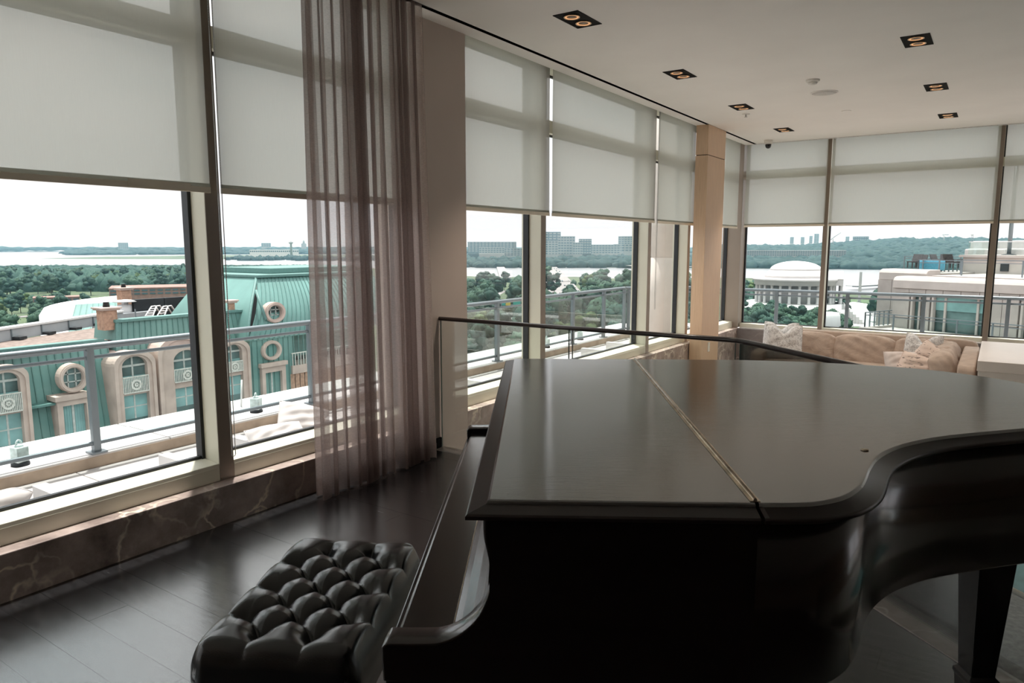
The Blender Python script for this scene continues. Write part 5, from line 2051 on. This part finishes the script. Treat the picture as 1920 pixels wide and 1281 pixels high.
strip('road_highway', [(1062, 560), (1046, 528), (1026, 497)], 34, -40.5, 'concrete_pale', 'busy pale highway leading to the bridge')
strip('road_rail_bridge', [(948, 520), (934, 492)], 16, -40.3, 'asphalt', 'grey bridge running across the river')
strip('road_near', [(905, 625), (886, 575), (935, 548), (985, 540)], 11, -41.7, 'concrete_pale', 'pale curving road among the trees')
strip('road_ramp', [(952, 690), (938, 640), (905, 610)], 7, -41.6, 'concrete_pale', 'curving pale ramp seen through the balustrade')
strip('road_junction', [(985, 620), (965, 580), (990, 555)], 26, -41.65, 'concrete_pale', 'pale road junction below the trees')
strip('road_arched_bridge', [(1145, 494), (1200, 499), (1260, 499.5), (1330, 500)], 26, -37.0, 'concrete_pale', 'low pale arched bridge at the right of the river')
strip('road_park', [(-40, 600), (90, 590), (170, 600)], 10, -41.7, 'concrete_pale', 'pale park road among the trees')

ROADP = [at_z(x, y, GZ) for (xa, ya, xb, yb) in ((1062, 560, 1046, 528), (1046, 528, 1026, 497), (948, 520, 934, 492), (905, 625, 886, 575), (886, 575, 935, 548), (935, 548, 985, 540), (952, 690, 938, 640), (985, 620, 965, 580), (965, 580, 990, 555))
         for x, y in [(xa + (xb - xa) * k / 8, ya + (yb - ya) * k / 8) for k in range(9)]]
# cars on the highway
car_mats = ['socket_white', 'far_glass', 'far_concrete', 'roof_black']


def car(p, rz, mat, label):
    t = thing('car', label, 'car', p, rz, 'cars on the highway to the bridge')
    G().box(-2.2, 2.2, -0.9, 0.9, 0.35, 0.95).build('body', mat, t, world=False, bevel=0.15, seg=1)
    G().hexa([(-1.3, -0.85, 0.95), (1.2, -0.85, 0.95), (1.2, 0.85, 0.95), (-1.3, 0.85, 0.95)], [(-0.9, -0.7, 1.5), (0.7, -0.7, 1.5), (0.7, 0.7, 1.5), (-0.9, 0.7, 1.5)]).build('cabin', 'far_glass', t, world=False)
    return t


cars = [car((0, 0, -300), 0, m, 'small car in the traffic on the pale highway') for m in car_mats]
hw = [at_z(1060, 557, -40.5), at_z(1046, 528, -40.5), at_z(1027, 499, -40.5)]
used = [False] * 4
for i in range(44):
    q = random.random()
    a, b = (hw[0], hw[1]) if q < 0.35 else (hw[1], hw[2])
    u = random.random()
    d = (b - a).normalized()
    p = a.lerp(b, u) + Vector((-d.y, d.x, 0)) * random.choice((-13, -9, -5, 4, 8, 12))
    k = random.randrange(4)
    rz = math.atan2(d.y, d.x)
    if not used[k]:
        cars[k].location = p
        cars[k].rotation_euler = (0, 0, rz)
        used[k] = True
    else:
        dup(cars[k], p, rz)


# road sign gantry
p = at_d(958, 572, 330)
t = thing('road_sign', 'green and yellow overhead road sign among the trees', 'road sign', tuple(p), YAW + 0.05)
G().box(-4.6, -4.3, -0.15, 0.15, -6, 2.6).box(4.3, 4.6, -0.15, 0.15, -6, 2.6).box(-4.6, 4.6, -0.15, 0.15, 0.0, 0.3).build('gantry', 'rail_metal', t, world=False)
G().box(-4.2, -2.6, -0.3, -0.15, -0.2, 2.2).build('sign_panel', 'sign_green', t, world=False)
G().box(-2.4, -0.2, -0.3, -0.15, -0.2, 2.2).build('sign_panel', 'sign_yellow', t, world=False)
G().box(1.0, 4.4, -0.3, -0.15, 0.0, 2.6).build('sign_panel', 'sign_green', t, world=False)

# ================================================================== DOMED MEMORIAL
mdist = 455.0
mc = at_d(1489, 566, mdist)
mem = thing('domed_memorial', 'white domed neoclassical rotunda with columns and a portico', 'building', (mc.x, mc.y, GZ), YAW - math.radians(21.7) + 0.0)
sc = mdist / F            # metres per pixel there


def mz(py):
    return at_d(1489, py, mdist).z - GZ


Rb = 68 * sc
z_base, z_ent0, z_ent1 = mz(566), mz(533), mz(521)
G().lathe([(Rb * 1.32, 0.0), (Rb * 1.32, max(0.5, z_base - 3)), (Rb * 1.18, max(0.6, z_base - 2.9)), (Rb * 1.18, z_base)], 48).build('stylobate', 'memorial_marble', mem, world=False)
G().lathe([(Rb * 0.80, z_base), (Rb * 0.80, z_ent0)], 40).build('inner_wall', 'memorial_shade', mem, world=False)
G().lathe([(Rb * 1.0, z_ent0), (Rb * 1.0, z_ent0 + (z_ent1 - z_ent0) * 0.6), (Rb * 1.04, z_ent0 + (z_ent1 - z_ent0) * 0.65), (Rb * 1.04, z_ent1), (Rb * 0.72, z_ent1 + 0.3)], 48).build('entablature', 'memorial_marble', mem, world=False)
dr = 43 * sc
G().lathe([(dr * 1.18, z_ent1), (dr * 1.18, mz(514)), (dr * 1.08, mz(513.5)), (dr * 1.08, mz(509)), (dr * 1.0, mz(508.5)), (dr * 1.0, mz(506.5))], 48).build('drum', 'memorial_marble', mem, world=False)
hd = mz(489.5) - mz(506.5)
G().lathe([(dr * 0.985 * math.cos(a), mz(506.5) + hd * math.sin(a)) for a in np.linspace(0, pi / 2 * 0.98, 14)], 48).build('dome', 'memorial_marble', mem, world=False)
col = None
colm = G().lathe([(1.05, 0), (1.05, 0.4), (0.82, 0.5), (0.72, z_ent0 - z_base - 0.5), (0.98, z_ent0 - z_base - 0.3), (0.98, z_ent0 - z_base)], 12)
for k in range(26):
    a = 2 * pi * k / 26
    if col is None:
        col = colm.build('column', 'memorial_marble', mem, world=False)
        c = col
    else:
        c = col.copy()
        COL.objects.link(c)
    c.location = (Rb * 0.93 * math.cos(a), Rb * 0.93 * math.sin(a), z_base)
# portico, turned to the right of the photograph
pl_, pd = 30 * sc, 26 * sc
ax = Rb * 0.55
G().box(ax, ax + pl_ * 1.25, -pd * 0.9, pd * 0.9, z_ent0, z_ent1).build('portico_roof', 'memorial_marble', mem, world=False)
G().extr([(-pd * 0.95, z_ent1), (pd * 0.95, z_ent1), (0, z_ent1 + 4.2)], lambda p, q, a: (a, p, q), ax, ax + pl_ * 1.27).build('pediment', 'memorial_marble', mem, world=False)
G().box(Rb * 0.5, ax + pl_ * 1.35, -pd, pd, 0, z_base).build('portico_base', 'memorial_marble', mem, world=False)
for (cx, cy) in [(ax + pl_ * 1.17, -pd * 0.8 + pd * 1.6 * k / 6) for k in range(7)] + [(ax + pl_ * 1.17 - 4.2 * k, s * pd * 0.8) for k in range(1, 3) for s in (-1, 1)]:
    c = col.copy()
    COL.objects.link(c)
    c.location = (cx, cy, z_base)
for k in range(7):
    G().box(ax + pl_ * 1.35 + k * 1.6, ax + pl_ * 1.35 + (k + 1) * 1.6, -pd * (1 + 0.1 * k), pd * (1 + 0.1 * k), 0, max(0.3, z_base * (1 - (k + 1) / 8))).build('step', 'memorial_marble', mem, world=False)
land('plaza', [(1545, 600), (1558, 575), (1600, 566), (1640, 572), (1660, 600), (1640, 612), (1560, 612)], -41.8, 'memorial_marble', 'white stone plaza beside the memorial')
p = at_d(1555, 615, 30)
t = thing('roof_cowl', 'white rounded roof vent below the memorial plaza', 'vent', (p.x, p.y, p.z))
G().lathe([(0.32, -3.0), (0.32, 0.05), (0.40, 0.1), (0.36, 0.5), (0.30, 0.6), (0.05, 0.63)], 20, (p.x, p.y, p.z)).build('cowl', 'tent_white', t)
G().lathe([(0.34, -0.05), (0.34, 0.0)], 20, (p.x, p.y, p.z)).build('collar', 'roof_grey', t)


# ================================================================== OTHER BUILDINGS
def block(name, label, px0, px1, pyt, pyb, dist, depth, mat, floors=4, bays=6, wmat='far_glass', group=None, cat='building', yaw=None, roof=None):
    """building box facing the viewer: width/height from the photograph at the given ground distance; recessed window bays per floor"""
    a, b = at_d(px0, pyb, dist), at_d(px1, pyb, dist)
    d = (b - a)
    d.z = 0
    wid = d.length
    zt = at_d((px0 + px1) / 2, pyt, dist).z
    z0 = GZ + 0.0
    rz = math.atan2(d.y, d.x)
    t = thing(name, label, cat, (a.x, a.y, z0), rz, group)
    h = zt - z0
    G().box(0, wid, 0, depth, 0, h).build('body', mat, t, world=False)
    G().box(-wid * 0.004, wid * 1.004, -0.3, depth, h, h + max(0.6, h * 0.012)).build('cornice', mat, t, world=False)
    if roof:
        G().box(wid * roof[0], wid * roof[1], depth * 0.3, depth * 0.8, h, h + roof[2]).build('penthouse', mat, t, world=False)
    zb = at_d((px0 + px1) / 2, pyb, dist).z - z0
    fh = (h - zb) / floors
    win = None
    for f in range(floors):
        for k in range(bays):
            w = wid / bays
            if win is None:
                win = G().box(0, w * 0.72, -0.35, 0.2, 0, fh * 0.5).build('window', wmat, t, world=False)
                c = win
            else:
                c = win.copy()
                COL.objects.link(c)
            c.location = (k * w + w * 0.14, 0, zb + f * fh + fh * 0.28)
    return t


block('low_brick_building', 'long low brick building with a pale roof among the trees at left', 205, 378, 541, 553, 420, 30, 'brick_low', 2, 12)
block('low_brick_building', 'small brick building with a reddish roof left of the chimneys', 62, 150, 559, 567, 520, 14, 'brick_low', 1, 6)
block('concrete_office', 'pale low office block with one band of windows beside the river', 424, 498, 507, 521, 560, 30, 'far_concrete', 2, 12)
block('concrete_office', 'small flat pale building right of the concrete office', 526, 556, 512, 520, 620, 25, 'far_concrete', 1, 5)
# white tent hall
tq = [at_d(78, 600, 190), at_d(225, 592, 190)]
t = thing('white_tent_hall', 'large white curved tent roof behind the green roofs', 'tent', (tq[0].x, tq[0].y, GZ))
pts = []
for q in np.linspace(0, 1, 15):
    px = 74 + (226 - 74) * q
    top = 602 - 45 * (q ** 0.35) * (1 if q < 1 else 1)
    for dd, k in ((178, 0.0), (186, 0.55), (197, 0.92), (210, 1.0), (228, 0.9)):
        p = at_d(px, 606, dd)
        zt = at_d(px, top, 210).z
        z0 = at_d(px, 606, 190).z - 2
        pts.append((p.x, p.y, z0 + (zt - z0) * k))
G().grid(pts, 5, 15).build('canopy', 'tent_white', t)
G().box(min(tq[0].x, tq[1].x), max(tq[0].x, tq[1].x), min(tq[0].y, tq[1].y) + 18, max(tq[0].y, tq[1].y) + 18, GZ, GZ + 6).build('wall', 'tent_white', t)

# far skyline, centre
sky_c = [
    ('dark glassy office slab at the left of the far skyline', 877, 968, 454, 473, 2300, 'far_glass', 7, 14),
    ('pale office block in front of the dark slab', 898, 946, 464, 475, 2150, 'far_concrete', 3, 9),
    ('grey stepped block between the dark slab and the towers', 938, 988, 466, 480, 2200, 'far_concrete', 4, 8),
    ('tallest dark tower of the far skyline', 983, 1051, 435.5, 475, 2600, 'far_glass', 8, 9),
    ('pale tower beside the tallest dark tower', 1022, 1046, 452, 478, 2300, 'far_concrete', 6, 4),
    ('broad stepped apartment block in the middle of the far skyline', 1046, 1078, 443.5, 478, 2500, 'far_concrete', 7, 6),
    ('mid-height apartment block right of the stepped one', 1074, 1092, 455, 478, 2400, 'far_concrete', 5, 4),
    ('square greenish tower in the middle of the far skyline', 1085, 1109, 448.5, 476, 2450, 'far_glass', 6, 5),
    ('low grey block right of the square tower', 1106, 1162, 459, 476, 2700, 'far_concrete', 4, 10),
    ('pale tower standing alone above the tree line', 1159, 1187, 443.5, 462, 3200, 'far_concrete', 5, 5),
    ('low hazy block under the lone pale tower', 1150, 1215, 458, 472, 2900, 'far_concrete', 3, 9),
    ('hazy low block left of the round column', 1200, 1240, 462, 474, 2900, 'far_concrete', 3, 6),
]
for lab, a, b, tp, bt, dd, m, fl_, by in sky_c:
    block('distant_building', lab, a, b, tp, bt, dd, 60, m, fl_, by, 'far_glass' if m != 'far_glass' else 'far_concrete', 'skyline across the river')
sky_r = [
    ('first small hazy tower on the ridge behind the memorial dome', 1481, 1488, 445, 456, 5200, 'far_concrete', 4, 2),
    ('second small hazy tower on the ridge behind the memorial dome', 1501, 1508, 445, 456, 5200, 'far_concrete', 4, 2),
    ('third hazy tower on the ridge behind the memorial dome', 1517, 1523, 443, 456, 5200, 'far_concrete', 4, 2),
    ('tallest hazy tower on the ridge, beside the end-wall mullion', 1526, 1535, 439, 456, 5200, 'far_concrete', 6, 2),
    ('small hazy tower on the ridge right of the mullion', 1585, 1592, 444, 456, 5200, 'far_concrete', 4, 2),
    ('dark hazy office block on the far ridge', 1598, 1628, 444, 462, 3600, 'far_glass', 5, 7),
    ('pale low block below the dark hazy office block', 1585, 1606, 455, 464, 3300, 'far_concrete', 2, 5),
    ('small bump of a building on the wooded ridge at right', 1697, 1707, 446, 456, 4200, 'far_concrete', 2, 3),
]
for lab, a, b, tp, bt, dd, m, fl_, by in sky_r:
    block('distant_building', lab, a, b, tp, bt, dd, 50, m, fl_, by, 'far_glass' if m != 'far_glass' else 'far_concrete', 'hazy towers on the far ridge')
block('long_office', 'very long low pale office building across the river beyond the memorial', 1384, 1586, 470, 480.5, 1900, 60, 'far_concrete', 4, 46)
block('distant_building', 'pale block on the far bank at the left end of the river', 222, 241, 455.5, 467, 5200, 60, 'far_concrete', 5, 5, 'far_glass', 'buildings beyond the airfield')
block('airport_terminal', 'long low white airport terminal on the far shore', 468, 560, 469, 474, 3000, 80, 'tent_white', 1, 24)
block('distant_building', 'low hazy buildings near the airport tower', 490, 508, 456, 463, 5200, 60, 'far_concrete', 3, 4, 'far_glass', 'buildings beyond the airfield')
p = at_d(546, 470, 3000)
t = thing('control_tower', 'small pale airport control tower on the far shore', 'tower', (p.x, p.y, GZ))
zt = at_d(546, 454, 3000).z
G().lathe([(5, GZ), (4, zt - 8), (8, zt - 6), (9, zt), (7, zt + 1)], 16, (p.x, p.y, 0)).build('shaft', 'far_concrete', t)
G().lathe([(1, zt + 1), (0.6, zt + 8)], 8, (p.x, p.y, 0)).build('antenna', 'far_concrete', t)
p = at_d(570, 470, 5200)
t = thing('spire_tower', 'hazy tower with a spire on the horizon left of the curtain', 'tower', (p.x, p.y, GZ))
zt = at_d(570, 449, 5200).z
G().box(p.x - 12, p.x + 12, p.y - 12, p.y + 12, GZ, zt - 28).build('base', 'far_concrete', t)
G().lathe([(8, zt - 28), (7, zt - 14), (1, zt)], 10, (p.x, p.y, 0)).build('spire', 'far_concrete', t)
# airfield hard standing
for k, (a, b, c, d) in enumerate(((300, 477.5, 470, 476.5), (430, 480.5, 560, 479.5), (210, 482, 330, 481))):
    strip('road_runway_%d' % (k + 1), [(a, b), (c, d)], 40, -42.1, 'concrete_pale', 'pale runway strip on the airfield')
# low bridge at the far left
strip('road_causeway', [(-60, 464.6), (75, 464.6), (145, 466.2)], 30, -36, 'far_concrete', 'low bridge on the horizon at the far left')
# pylon in the basin, crane
p = at_d(1613, 532, 620)
t = thing('slender_monument_pylon', 'slim grey pylon standing in the water right of the memorial', 'pylon', (p.x, p.y, WZ))
zt = at_d(1613, 510, 620).z
G().hexa([(p.x - 1, p.y - 1, WZ), (p.x + 1, p.y - 1, WZ), (p.x + 1, p.y + 1, WZ), (p.x - 1, p.y + 1, WZ)], [(p.x - .8, p.y - .8, zt), (p.x + .8, p.y - .8, zt), (p.x + .8, p.y + .8, zt), (p.x - .8, p.y + .8, zt)]).build('shaft', 'far_concrete', t)
G().box(p.x - 1.4, p.x + 1.4, p.y - 1.4, p.y + 1.4, WZ, WZ + 1.2).build('footing', 'far_concrete', t)
# stone bridge behind it
strip('road_stone_bridge', [(1598, 535.5), (1640, 533), (1680, 530)], 12, -38.0, 'far_concrete', 'low stone bridge at the edge of the basin')
strip('road_bridge_shade', [(1604, 537), (1640, 535), (1660, 533)], 6, -39.0, 'far_glass', 'dark strip painting the shade of the arches under the low stone bridge')  # dark slab that paints the shade under the bridge arches


def crane(px, pyb, pyt, jx, jy, dist, label):
    a, m, j = at_d(px, pyb, dist), at_d(px, pyt, dist), at_d(jx, jy, dist)
    t = thing('construction_crane', label, 'crane', tuple(a), 0, 'construction cranes on the ridge')
    G().tube([a, m], 2.2, 6).build('mast', 'far_concrete', t)
    G().tube([m, j], 1.6, 6).build('jib', 'far_concrete', t)
    G().tube([m, m + (m - j) * 0.3 + Vector((0, 0, -2))], 2.0, 6).build('counter_jib', 'far_concrete', t)


crane(1562, 462, 446, 1577, 436, 3000, 'pale luffing crane with its jib raised, behind the river')
crane(1770, 458, 440, 1779, 440.5, 3000, 'faint crane on the ridge left of the lattice mast')
p0, p1 = at_d(1823, 465, 900), at_d(1823, 439, 900)
t = thing('lattice_mast', 'thin lattice mast rising above the wooded ridge', 'mast', tuple(p0))
for k in range(3):
    a = k * 2 * pi / 3
    G().tube([p0 + Vector((2.5 * math.cos(a), 2.5 * math.sin(a), -8)), p1 + Vector((0.6 * math.cos(a), 0.6 * math.sin(a), 0))], 0.22, 5).build('leg', 'rail_metal', t)
for k in range(5):
    q = p0.lerp(p1, (k + 0.5) / 5)
    r = 2.2 - 1.6 * (k + 0.5) / 5
    G().tube([q + Vector((r * math.cos(a), r * math.sin(a), 0)) for a in np.linspace(0, 2 * pi, 7)], 0.18, 5).build('brace', 'rail_metal', t)
G().box(p1.x - 1.4, p1.x + 1.4, p1.y - 1.4, p1.y + 1.4, p1.z - 1.5, p1.z - 0.5).build('dish_cluster', 'tent_white', t)

# ================================================================== TREES
def make_tree(seed, mat, h, r, nblob, nleaf):
    rr = np.random.default_rng(seed)
    t = thing('leafy_tree', 'broad leafy park tree', 'tree', (0, 0, -400))
    g = G()
    for k in range(nblob):
        a, q = rr.uniform(0, 6.28), rr.uniform(0, 1) ** 0.5
        zz = rr.uniform(0.32, 0.86)
        wz = math.sqrt(max(0.05, 1 - ((zz - 0.52) / 0.48) ** 2))
        c = (r * 0.66 * q * wz * math.cos(a), r * 0.66 * q * wz * math.sin(a), h * zz)
        g.blob(c, r * rr.uniform(0.30, 0.46), 2, 0.16, int(rr.integers(1e6)), 0.8)
    base = np.array(g.v)
    idx = rr.integers(0, len(base), nleaf)
    cc = base[idx] + rr.normal(0, r * 0.035, (nleaf, 3))
    s = rr.uniform(0.25, 0.6, nleaf) * r * 0.11
    d1 = rr.normal(0, 1, (nleaf, 3))
    d1 /= np.linalg.norm(d1, axis=1, keepdims=True)
    d2 = np.cross(d1, rr.normal(0, 1, (nleaf, 3)))
    d2 /= np.linalg.norm(d2, axis=1, keepdims=True)
    d1 *= s[:, None]
    d2 *= s[:, None] * 0.7
    vs = np.stack([cc - d1, cc - d2, cc + d1, cc + d2], 1).reshape(-1, 3)
    g.add(vs.tolist(), [(4 * i, 4 * i + 1, 4 * i + 2, 4 * i + 3) for i in range(nleaf)])
    c = g.build('crown', mat, t, world=False)
    k_ = G().tube([(0, 0, 0), (0.1, 0.05, h * 0.25), (0, 0.1, h * 0.5)], r * 0.055, 7)
    for a in (0.4, 2.5, 4.6):
        k_.tube([(0, 0, h * 0.28), (r * 0.35 * math.cos(a), r * 0.35 * math.sin(a), h * 0.55)], r * 0.03, 5)
    tr = k_.build('trunk', 'bark', t, world=False)
    KIDS[t.name] = [c, tr]
    KIDS[c.name] = []
    KIDS[tr.name] = []
    return t


protos = [make_tree(11, 'leaf_mid', 15, 6.4, 17, 1500), make_tree(12, 'leaf_dark', 16, 6.0, 16, 1500), make_tree(13, 'leaf_light', 12, 5.4, 14, 1400), make_tree(14, 'leaf_mid', 13, 7.2, 18, 1500), make_tree(15, 'leaf_dark', 17, 5.2, 15, 1400)]
pused = [False] * len(protos)


def put_tree(k, p, s, label, group):
    rz = random.uniform(0, 6.28)
    if not pused[k]:
        t = protos[k]
        t.location = p
        t.rotation_euler = (0, 0, rz)
        t.scale = (s, s, s * random.uniform(0.9, 1.1))
        t['label'] = label
        t['group'] = group
        pused[k] = True
        return t
    return dup(protos[k], p, rz, label, group, (s, s, s * random.uniform(0.9, 1.1)))


zones = [
    # px range, ground py range, count, label, group
    (-30, 378, 521, 556, 115, 'leafy tree in the park between the river and the low brick buildings', 'park trees at left', (0.95, 1.3)),
    (-30, 215, 585, 655, 16, 'leafy tree near the park road behind the white tent roof', 'trees by the park road', (0.75, 1.0)),
    (-30, 122, 572, 600, 24, 'leafy tree left of the white tent roof', 'trees beside the tent roof', (0.65, 0.9)),
    (250, 378, 565, 590, 8, 'pale green tree beside the low brick building at left', 'trees at the brick building', (0.7, 0.9)),
    (415, 800, 522, 548, 34, 'leafy tree around the pale offices, seen right of the mullion', 'trees round the offices', (0.8, 1.1)),
    (425, 470, 555, 620, 9, 'yellow-green tree seen beside the green tower roof', 'trees by the tower roof', (0.8, 1.0)),
    (870, 1000, 545, 720, 42, 'leafy tree by the roads, seen in the window right of the pier', 'trees by the junction', (0.9, 1.4)),
    (1020, 1300, 535, 690, 62, 'leafy tree in the wooded slope below the river, seen left of the wooden column', 'trees below the river', (1.1, 1.6)),
    (1375, 1460, 540, 690, 32, 'leafy tree in the wood left of the memorial', 'trees left of the memorial', (0.75, 1.05)),
    (1440, 1580, 596, 690, 44, 'leafy tree in front of the memorial', 'trees in front of the memorial', (0.72, 0.98)),
]
for (xa, xb, ya, yb, cnt, lab, grp, sr) in zones:
    made = 0
    tries = 0
    while made < cnt and tries < cnt * 6:
        tries += 1
        px = random.uniform(xa, xb)
        py = ya + (yb - ya) * random.random() ** 1.3
        p = at_z(px, py, GZ)
        dd = math.hypot(p.x, p.y)
        if (p - Vector((mc.x, mc.y, GZ))).length < Rb * 1.38:
            continue
        if 1012 < px < 1068 and py < 562 and abs(px - (1062 - (560 - py) * 0.57)) < 17:
            continue
        if 925 < px < 955 and py < 522:
            continue
        if dd < 110:
            continue
        k = random.choice((0, 1, 3, 4, 0, 2)) if 'pale' not in lab and 'yellow' not in lab else 2
        put_tree(k, p, random.uniform(*sr), lab, grp)
        made += 1
for i, u in enumerate(pused):
    if not u:
        put_tree(i, at_z(100 + 30 * i, 540, GZ), 1.0, zones[0][5], zones[0][6])
# a few trees that can be named one by one
for (px, dist, pyt, wpx, k, lab) in [(60, 880, 497, 44, 1, None)]:
    pass
p = at_d(1675, 560, 330)
for px, dist in ((1668, 420), (1680, 400), (1655, 460), (1690, 380)):
    put_tree(1, tuple(at_d(px, 500, dist).xy) + (GZ,), 1.25, 'dark tree on the bank just left of the terraced stone building', 'bank trees by the stone building')


def forest(name, label, spots, mat, seed):
    """far continuous woodland nobody could count"""
    rr = np.random.default_rng(seed)
    V, Fc = [], []
    vs, fs = ICO[1]
    fs = np.array(fs)
    n = 0
    for (x, y, z, r, hgt) in spots:
        q = vs * np.array([r * rr.uniform(0.8, 1.2), r * rr.uniform(0.8, 1.2), hgt * rr.uniform(0.75, 1.15)]) * (1 + 0.16 * rr.normal(0, 1, (len(vs), 1)))
        V.append(q + np.array([x, y, z]))
        Fc.append(fs + n)
        n += len(vs)
    V = np.concatenate(V)
    Fc = np.concatenate(Fc)
    me = bpy.data.meshes.new(name)
    me.from_pydata(V.tolist(), [], Fc.tolist())
    me.polygons.foreach_set('use_smooth', [True] * len(me.polygons))
    me.materials.append(MATS[mat])
    o = bpy.data.objects.new(name, me)
    COL.objects.link(o)
    tag(o, label, 'woodland', kind='stuff')
    return o


def spots(px0, px1, py0, py1, n, r, z=GZ, hill=None, wpow=1.0):
    out = []
    for _ in range(n):
        px = random.uniform(px0, px1)
        u = random.random() ** wpow
        py = py0 + (py1 - py0) * u
        p = at_z(px, py, z)
        rr_ = r * random.uniform(0.7, 1.3)
        base = z + 3
        if hill:
            base = z + hill(px, math.hypot(p.x, p.y))
        out.append((p.x, p.y, base, rr_, 11 * random.uniform(0.7, 1.25)))
    return out


sp = [(x, y, z - 1, r, max(3.0, min(h, 42 - 0.0265 * math.hypot(x, y)))) for (x, y, z, r, h) in [(x, y, z, r * random.uniform(0.45, 1.5), h * random.uniform(0.5, 1.3)) for (x, y, z, r, h) in spots(-60, 640, 500.5, 547, 1700, 9, wpow=1.4)]]
forest('woodland', 'dense tree line along the near river shore at left', sp, 'leaf_dark', 1)
sp = spots(420, 900, 486, 489, 160, 14)
forest('woodland', 'dark strip of trees on the point beyond the narrow river', sp, 'leaf_far', 2)
sp = []
for _ in range(1500):
    px = random.uniform(128, 900)
    u = random.random()
    q = at_d(px, 462, 4300 + 1500 * u)
    hgt_ = 0.35 + 0.65 * max(0, min(1, (px - 128) / 60))
    sp.append((q.x, q.y, GZ + 2 + (26 * u + random.uniform(0, 5)) * hgt_, random.uniform(22, 46), random.uniform(7, 11)))
for _ in range(500):
    px = random.uniform(-60, 900)
    q = at_d(px, 462, random.uniform(7000, 8500))
    sp.append((q.x, q.y, -26 + random.uniform(0, 12), random.uniform(60, 90), 14))
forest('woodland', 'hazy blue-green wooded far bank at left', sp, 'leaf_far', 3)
sp = spots(860, 1330, 478, 502, 900, 16) + spots(860, 1330, 466, 480, 500, 40, hill=lambda px, d: min(22, 3 + d / 260))
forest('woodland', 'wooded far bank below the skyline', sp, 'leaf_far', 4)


def ridge(px, d):
    # land rises away from the river
    k = max(0.0, min(1.0, (d - 1500) / 1800))
    top = 38 + 28 * max(0, min(1, (px - 1500) / 180)) * (1 - 0.25 * max(0, min(1, (px - 1800) / 150)))
    return 3 + k * top


sp = spots(1350, 2000, 486, 502, 900, 15) + []
for _ in range(4200):
    px = random.uniform(1345, 2010)
    d = 1550 + 3000 * random.random() ** 1.3
    q = at_d(px, 462, d)
    sp.append((q.x, q.y, GZ - 3 + ridge(px, d), random.uniform(12, 20) + d / 260, random.uniform(9, 15)))
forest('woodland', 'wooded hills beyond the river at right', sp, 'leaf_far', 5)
sp = [(x, y, GZ + 1, r * 0.9, h * 0.55) for (x, y, z, r, h) in spots(860, 1310, 527, 690, 900, 6)]
sp = [q for q in sp if min(abs((Vector((q[0], q[1], 0)) - Vector((p.x, p.y, 0))).length) for p in ROADP) > 24]
forest('undergrowth', 'bushes filling the ground between the trees below the river', sp, 'leaf_mid', 6)
sp = [(x, y, GZ + 1, r * 0.9, h * 0.5) for (x, y, z, r, h) in spots(1370, 1560, 530, 690, 300, 6)]
sp = [q for q in sp if (Vector((q[0], q[1], GZ)) - Vector((mc.x, mc.y, GZ))).length > Rb * 1.45]
forest('undergrowth', 'bushes between the trees around the memorial', sp, 'leaf_dark', 7)
# hills under the ridge woodland
g = G()
rows = []
for d in (1500, 2000, 2500, 3000, 3600, 4600, 6000):
    for px in range(1340, 2061, 40):
        q = at_d(px, 462, d)
        rows.append((q.x, q.y, GZ - 14 + ridge(px, d) * (1 if d < 5000 else 0.9)))
g.grid(rows, len(range(1340, 2061, 40)), 7)
struct(g, 'hills', 'far_land', label='gentle wooded hills on the far side of the river')
# bare building site on the ridge
land('bare_ground', [(1470, 466.3), (1560, 466.0), (1650, 466.5), (1640, 469.2), (1540, 469.8), (1470, 469.5)], -34.0, 'concrete_pale', 'bare sandy ground on the far ridge')

# ================================================================== HAZE over the far distance
m = bpy.data.materials.new('summer_haze')
m.use_nodes = True
n = m.node_tree
n.nodes.clear()
out = N(n, 'ShaderNodeOutputMaterial')
vs_ = N(n, 'ShaderNodeVolumeScatter', Density=HAZE, Anisotropy=0.25)
vs_.inputs['Color'].default_value = (0.38, 0.70, 0.86, 1)
n.links.new(vs_.outputs[0], out.inputs['Volume'])
MATS['summer_haze'] = m
hb = 9000
g = G().prism([(-hb, -2000), (-70, -2000), (-70, 90), (2500, 90), (2500, hb), (-hb, hb)], GZ - 3, 130)
o = g.build('haze', 'summer_haze')
tag(o, 'thin summer haze over the river and the far shore', 'haze', kind='stuff')
